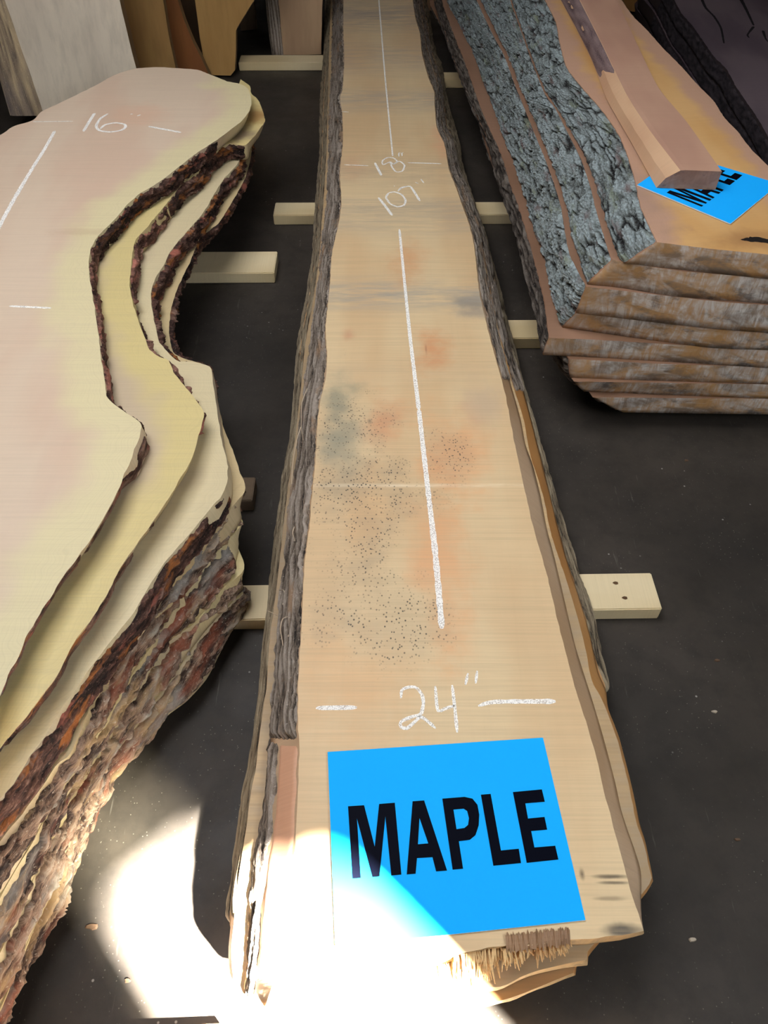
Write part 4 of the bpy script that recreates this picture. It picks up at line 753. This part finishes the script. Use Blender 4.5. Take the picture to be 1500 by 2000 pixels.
# ---------------------------------------------------------------- slabs that lean on the wall behind
def leaning(name, P, thick, lean, mats, label, cat='slab', group='slabs leaning at the back', step=.03, bark=None, rag=.006):
    """P: outline of the front face (closed, 3D, on a plane leaning back by `lean` degrees)"""
    P = np.array(P, float); n_ = np.array([0, math.cos(R(lean)), -math.sin(R(lean))])   # into the wall and down
    m = max(8, int(plen(np.vstack([P, P[:1]])) / step)); X = []
    Q = np.vstack([P, P[:1]])
    for a, b in zip(Q[:-1], Q[1:]):
        k = max(1, int(np.linalg.norm(b - a) / step))
        for t in range(k):
            c = a + (b - a) * t / k; c = c + np.array([rag * nz(c[2] * 9, c[0] * 9, lean), 0, 0]); X.append(c)
    X = np.array(X); B = X + n_ * thick; m = len(X)
    zmin = min(X[:, 2].min(), B[:, 2].min()); lift = np.array([0, 0, max(0, .004 - zmin)])
    X += lift; B += lift
    V = np.vstack([X, B]); F = [list(range(m)), list(range(m, 2 * m))[::-1]] + [[i, m + i, m + (i + 1) % m, (i + 1) % m] for i in range(m)]
    loc = (float(X[:, 0].mean()), float(X[:, 1].min()), float(X[:, 2].min()))
    o = mesh(name, V, F, mats, loc=loc, fm=[0, 0] + [1] * m)
    bm = bmesh.new(); bm.from_mesh(o.data); bmesh.ops.recalc_face_normals(bm, faces=bm.faces); bm.to_mesh(o.data); bm.free()
    tag(o, label, cat, group)
    if bark:
        A, Bp, mat, wd_, out = bark      # strip of bark from A to B (two 3D polylines), raised
        A = catmull(A, 160) + lift; Bp = catmull(Bp, 160) + lift; V = []; F = []; hh = []; uv = []; rows = 16
        for i in range(160):
            for q in range(rows):
                t = q / (rows - 1); u = i / 159 * plen(A); y = t * wd_; f = max(0, min(1, t / .15, (1 - t) / .15)) ** .6
                h = 1 - min(1, abs(nz(u * 2.5, y * 60, 3.3)) * 2.2); h = 1 - h * .8 + .3 * nz(u * 8, y * 140)
                V.append(A[i] + (Bp[i] - A[i]) * t - n_ * (out * (.3 + .7 * h) * f - .003 * (1 - f))); hh.append(max(0, min(1, h))); uv.append((u, y))
        for a in range(159):
            for b in range(rows - 1): F.append([a * rows + b, a * rows + b + 1, (a + 1) * rows + b + 1, (a + 1) * rows + b])
        mesh('bark', V, F, [mat], parent=o, smooth=True, attrs={'h': hh}, uv=uv)
    return o
def lw(base, heart, seed, saw=.1, grey=0):
    k = N('lean_face'); v = k.map(k.obj(), (26, 26, 1.6), loc=(seed, seed, seed)); a = k.noise(v, 1, 5, .65); b = k.noise(k.map(k.obj(), (5, 5, .7), loc=(seed, 0, 0)), 1, 3)
    c = k.mix(k.rng(b, .35, .65), base, heart); c = k.mix(k.rng(a, .45, .75, 0, saw * 4), c, tuple(x * .55 for x in base))
    k.bump(a, .4, .003); return k.out(c, .6, .3)
ms = wood('lean_side', rgb(120, 92, 62), saw=.2, seed=70)
leaning('leaning_slab', [(-1.2653,4.3259,-0.1044),(-1.305,4.4183,0.2959),(-1.3188,4.4583,0.469),(-1.3336,4.4857,0.5879),(-1.3527,4.5369,0.8095),(-1.3684,4.572,0.9614),(-1.9617,4.572,0.9614),(-1.9664,4.5141,0.7107),(-1.9015,4.4857,0.5879),(-1.8818,4.4386,0.3836),(-1.8472,4.374,0.1039),(-1.8107,4.308,-0.1818)], .07, 13, [lw(rgb(216, 202, 180), rgb(200, 186, 166), 1, .12), ms],
        'big pale grey-white slab leaning behind the left pile, streaked gold along its bark edge', rag=.004,
        bark=([(-2.0784,4.5414,0.8289),(-2.03,4.4857,0.5879),(-2.0044,4.4256,0.3276),(-2.0101,4.3605,0.0456),(-2.0047,4.3259,-0.1044)], [(-1.9664,4.5141,0.7107),(-1.9015,4.4857,0.5879),(-1.8818,4.4386,0.3836),(-1.8472,4.374,0.1039),(-1.8198,4.3259,-0.1044)], barkmat('grey_gold_bark', rgb(104, 90, 78), rgb(146, 128, 106), rgb(184, 162, 128), [rgb(112, 104, 108)], 1.6, (2, 60), (.5, .7)), .12, .02))
leaning('leaning_slab', [(-1.133,4.7321,-0.1013),(-1.176,4.7602,0.0577),(-1.187,4.7822,0.1825),(-1.1885,4.8127,0.3556),(-1.1971,4.8373,0.4953),(-1.2053,4.8762,0.7157),(-1.2001,4.9055,0.8817),(-1.4218,4.9055,0.8817),(-1.476,4.8532,0.5852),(-1.4616,4.8251,0.4262),(-1.4466,4.7737,0.1346),(-1.4503,4.7321,-0.1013)], .06, 10, [lw(rgb(150, 116, 66), rgb(122, 86, 46), 2, .12), ms], 'narrow yellow-brown slab just right of the big pale leaning slab', rag=.003)
leaning('leaning_slab', [(-1.027,4.9848,0.0341),(-1.0644,4.9983,0.13),(-1.1081,5.0128,0.2336),(-1.1409,5.0277,0.3391),(-1.164,5.042,0.4413),(-1.1986,5.0746,0.6728),(-1.1973,5.096,0.8254),(-1.2653,5.096,0.8254),(-1.2721,5.0618,0.5822),(-1.2477,5.042,0.4413),(-1.2436,5.0071,0.1926),(-1.2416,4.9848,0.0341)], .06, 8, [lw(rgb(136, 84, 42), rgb(104, 60, 30), 3, .12), ms], 'slim reddish-brown slab leaning at a slant between the two yellow ones', rag=.003)
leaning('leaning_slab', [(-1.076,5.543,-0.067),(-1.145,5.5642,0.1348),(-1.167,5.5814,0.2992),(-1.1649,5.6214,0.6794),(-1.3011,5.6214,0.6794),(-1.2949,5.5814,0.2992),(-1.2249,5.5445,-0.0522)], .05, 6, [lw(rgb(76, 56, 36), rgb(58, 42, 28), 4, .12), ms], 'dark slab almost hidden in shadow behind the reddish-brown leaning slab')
leaning('leaning_slab', [(-0.9421,5.1478,-0.0139),(-0.9134,5.1522,0.0137),(-0.8938,5.1693,0.1219),(-0.8818,5.1847,0.2192),(-0.8634,5.1888,0.2451),(-0.7896,5.2025,0.3316),(-0.7316,5.2128,0.3964),(-0.6098,5.2432,0.5884),(-0.537,5.272,0.7701),(-1.0881,5.272,0.7701),(-1.0965,5.2357,0.5414),(-1.1019,5.2128,0.3964),(-1.1017,5.1789,0.1827),(-1.0933,5.1552,0.0328),(-1.0745,5.1482,-0.0111)], .06, 9, [lw(rgb(172, 134, 78), rgb(152, 112, 60), 5, .1), ms], 'tan slab that flares out to a wide shoulder above the floor stick end', rag=.003)
leaning('leaning_slab', [(-0.6462,5.4639,0.028),(-0.492,5.4639,0.028),(-0.4,5.4643,0.0308),(-0.3932,5.4823,0.1588),(-0.3784,5.5049,0.3194),(-0.3589,5.5572,0.6919),(-0.673,5.5572,0.6919),(-0.6551,5.5158,0.3971),(-0.6471,5.4888,0.205)], .06, 8, [lw(rgb(168, 138, 106), rgb(150, 120, 92), 6, .08), ms], 'brown slab with a grey bark edge standing on the far floor stick', rag=.003,
        bark=([(-0.7478,5.5572,0.6919),(-0.7316,5.5049,0.3194),(-0.7306,5.493,0.2346),(-0.7261,5.4765,0.1175),(-0.7184,5.4639,0.028)], [(-0.6581,5.5572,0.6919),(-0.6528,5.5049,0.3194),(-0.6471,5.4888,0.205),(-0.645,5.4765,0.1175),(-0.6429,5.4639,0.028)], M['bark_c'], .07, .02))
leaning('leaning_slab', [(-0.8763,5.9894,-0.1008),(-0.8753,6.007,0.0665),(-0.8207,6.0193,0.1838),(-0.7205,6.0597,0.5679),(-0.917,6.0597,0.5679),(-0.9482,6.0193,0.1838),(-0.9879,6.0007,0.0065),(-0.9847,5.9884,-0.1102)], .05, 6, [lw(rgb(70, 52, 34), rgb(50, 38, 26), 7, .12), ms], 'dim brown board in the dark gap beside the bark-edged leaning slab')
leaning('leaning_slab', [(0.3128,6.4303,-0.1872),(0.4653,6.4303,-0.1872),(0.4365,6.4572,0.0684),(0.3963,6.4946,0.4242),(0.276,6.4946,0.4242),(0.307,6.4572,0.0684)], .05, 6, [lw(rgb(112, 84, 58), rgb(92, 68, 46), 8, .1), ms], 'dim brown board standing behind the far end of the middle stack')
leaning('leaning_slab', [(1.812,6.3987,-0.0121),(1.8509,6.4014,0.013),(1.8796,6.4085,0.0812),(1.8437,6.4456,0.4343),(1.5628,6.4456,0.4343),(1.6703,6.4085,0.0812),(1.7735,6.3994,-0.0058)], .05, 6, [lw(rgb(176, 132, 76), rgb(150, 108, 60), 9, .1), ms], 'small golden slab end standing behind the right stack')

# ---------------------------------------------------------------- floor sticks
def stick(x0, x1, y, w, rot, label, h=.048, mat=None):
    o = box('floor_stick', ((x0 + x1) / 2, y, h / 2 + .001), (x1 - x0, w, h), rot, mat or M['stick'], bev=.003)
    tag(o, label, 'stick', 'pine sticks under the stacks'); return o
st = stick(-.255, .748, 1.232, .122, R(1), 'pine stick under the near part of the middle stack, two knots on its right end')
kn = plain('knot', rgb(92, 66, 40), .8, .2)
for x, y, r in ((.64, 1.265, .007), (.655, 1.215, .007)):
    V = [(x + r * (1 + .3 * math.sin(i * 2.1)) * math.cos(i * .785), y + r * .8 * math.sin(i * .785), .0497) for i in range(8)]
    mesh('knot', V, [list(range(8))], [kn], parent=st)
stick(-1.3, -.262, 1.195, .115, R(1), 'pine stick under the near part of the left pile, bright front face')
stick(-1.5, -.455, 2.93, .17, R(.5), 'wide pine stick poking out from the waist of the left pile')
stick(-.505, 1.6, 3.40, .12, R(.3), 'pine stick crossing under the middle stack towards the right stack')
stick(-.905, -.20, 5.33, .13, R(.3), 'farthest pine stick, below the leaning slab with the bark edge')
stick(.28, 1.5, 5.04, .12, 0, 'far pine stick between the middle and right stacks')
stick(.2, 1.7, 2.46, .12, R(.4), 'pine stick under the near end of the right stack')
stick(1.55, 2.4, 4.78, .12, 0, 'pine stick under the dark stack at the far right')
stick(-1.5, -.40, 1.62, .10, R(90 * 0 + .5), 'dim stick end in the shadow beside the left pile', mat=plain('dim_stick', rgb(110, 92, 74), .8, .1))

# brown board lying on the floor at the very front
bb = box('brown_board', (-.62, .155, .011), (.62, .16, .02), R(2), plain('brown_fibre', rgb(128, 84, 56), .8, .15, 14, bump=.2), bev=.002)
tag(bb, 'brown board lying flat on the floor at the bottom left corner', 'board')

# bark chips on the floor
cb = plain('chip_brown', rgb(96, 74, 56), .8, .25, 40); cb2 = plain('chip_pale', rgb(170, 158, 140), .8, .15, 40)
CH = [(-0.8089,0.984),(-0.6071,0.4177),(-0.5111,0.3206),(0.9875,1.7953),(0.8256,0.9039),(0.3731,1.2549),(0.6349,0.3939),(0.8739,1.0501),(0.7885,0.5934),(-0.386,1.0197),(-0.4458,0.8494)]
CL = ['small pale chip on the floor just below the left pile', 'curled bark chip on the floor near the sunlit patch', 'tiny chip on the floor near the front edge of the sunlit patch', 'chip on the dark floor under the right stack end',
      'pale chip on the floor right of the big sign', 'chip in the shadow along the right side of the middle stack', 'pale fleck on the floor at the lower right', 'chip on the floor right of the knotty stick end', 'chip on the open floor at the right edge', 'pale chip beside the shadow of the middle stack', 'chip by the shadow edge of the middle stack']
for i, (x, y) in enumerate(CH):
    if i in (0, 5, 9, 10): continue
    r = (.012, .010, .006, .006, .006, .006, .007, .006, .005, .005, .005)[i]; n = 9; V = []
    for lay in (0, 1):
        for q in range(n):
            a = q / n * 6.283; k = r * (1 + .5 * nz(q * .9, i * 3.1)) * (1 - .25 * lay)
            V.append((x + k * math.cos(a) * 1.3, y + k * math.sin(a) * .7, .0008 + lay * (.003 + .003 * nz(q, i))))
    F = [list(range(n))[::-1], list(range(n, 2 * n))] + [[q, (q + 1) % n, n + (q + 1) % n, n + q] for q in range(n)]
    o = mesh('bark_chip', V, F, [cb2 if i in (4, 6) else cb], loc=(x, y, 0)); tag(o, CL[i], 'chip', 'chips on the floor')

# front wall behind the camera: the window the sun comes through, plus added panes that let a trace of sun glow on the floor
def front_wall():
    E1 = Vector((.74984, .66162, 0)); E2 = Vector((-.43769, .49605, .74991))
    def onwall(L, y):
        q = []
        for a, b in L:
            p = E1 * a + E2 * b; t = (y - p.y) / SUN.y; p = p + SUN * t; q.append((p.x, p.z))
        return q
    hole = onwall([(-.14, .64), (.06, .66), (.11, .455), (.25, .455), (.335, -.10), (-.14, -.10)], -1.5)
    out = [(-3.6, 0), (4.6, 0), (4.6, 4.42), (-3.6, 4.42)]
    pts = out + hole; n = len(hole)
    r = delaunay_2d_cdt([Vector(p) for p in pts], [(i, (i + 1) % 4) for i in range(4)] + [(4 + i, 4 + (i + 1) % n) for i in range(n)], [], 2, 1e-7)
    def inside(p):
        k = False
        for i in range(n):
            a, b = hole[i], hole[i - 1]
            if (a[1] > p[1]) != (b[1] > p[1]) and p[0] < (b[0] - a[0]) * (p[1] - a[1]) / (b[1] - a[1]) + a[0]: k = not k
        return k
    vv = [(p[0], p[1]) for p in r[0]]; m = len(vv); F = []
    for f in r[2]:
        f = list(f)
        if not inside(np.mean([vv[i] for i in f], 0)): F += [f, [m + i for i in f][::-1]]
    idx = {tuple(np.round(p, 4)): i for i, p in enumerate(vv)}
    h = [idx[tuple(np.round(p, 4))] for p in hole]
    F += [[h[i], h[(i + 1) % n], m + h[(i + 1) % n], m + h[i]] for i in range(n)]
    o = mesh('wall_front', [(x, -1.5, z) for x, z in vv] + [(x, -1.54, z) for x, z in vv], F, [M['wall']], loc=(.5, -1.52, 0))
    bm = bmesh.new(); bm.from_mesh(o.data); bmesh.ops.recalc_face_normals(bm, faces=bm.faces); bm.to_mesh(o.data); bm.free()
    tag(o, kind='structure')
    g = N('sun_filter'); tr = g.n('ShaderNodeBsdfTransparent'); tr.inputs[0].default_value = (.04, .04, .034, 1)  # unseen filter, added to thin the sun beside the open part
    g.t.links.new(tr.outputs[0], g.t.nodes['Material Output'].inputs[0])
    V = []
    for L in ([(-.22, .68), (.06, .68), (.115, .455), (-.22, .455)], [(-.22, .455), (-.11, .455), (-.11, -.12), (-.22, -.12)]): V += [(x, -1.52, z) for x, z in onwall(L, -1.52)]
    o = mesh('filter_panes', V, [[0, 1, 2, 3], [4, 5, 6, 7]], [g.m], loc=(1.2, -1.52, 1.5)); tag(o, kind='structure')
front_wall()
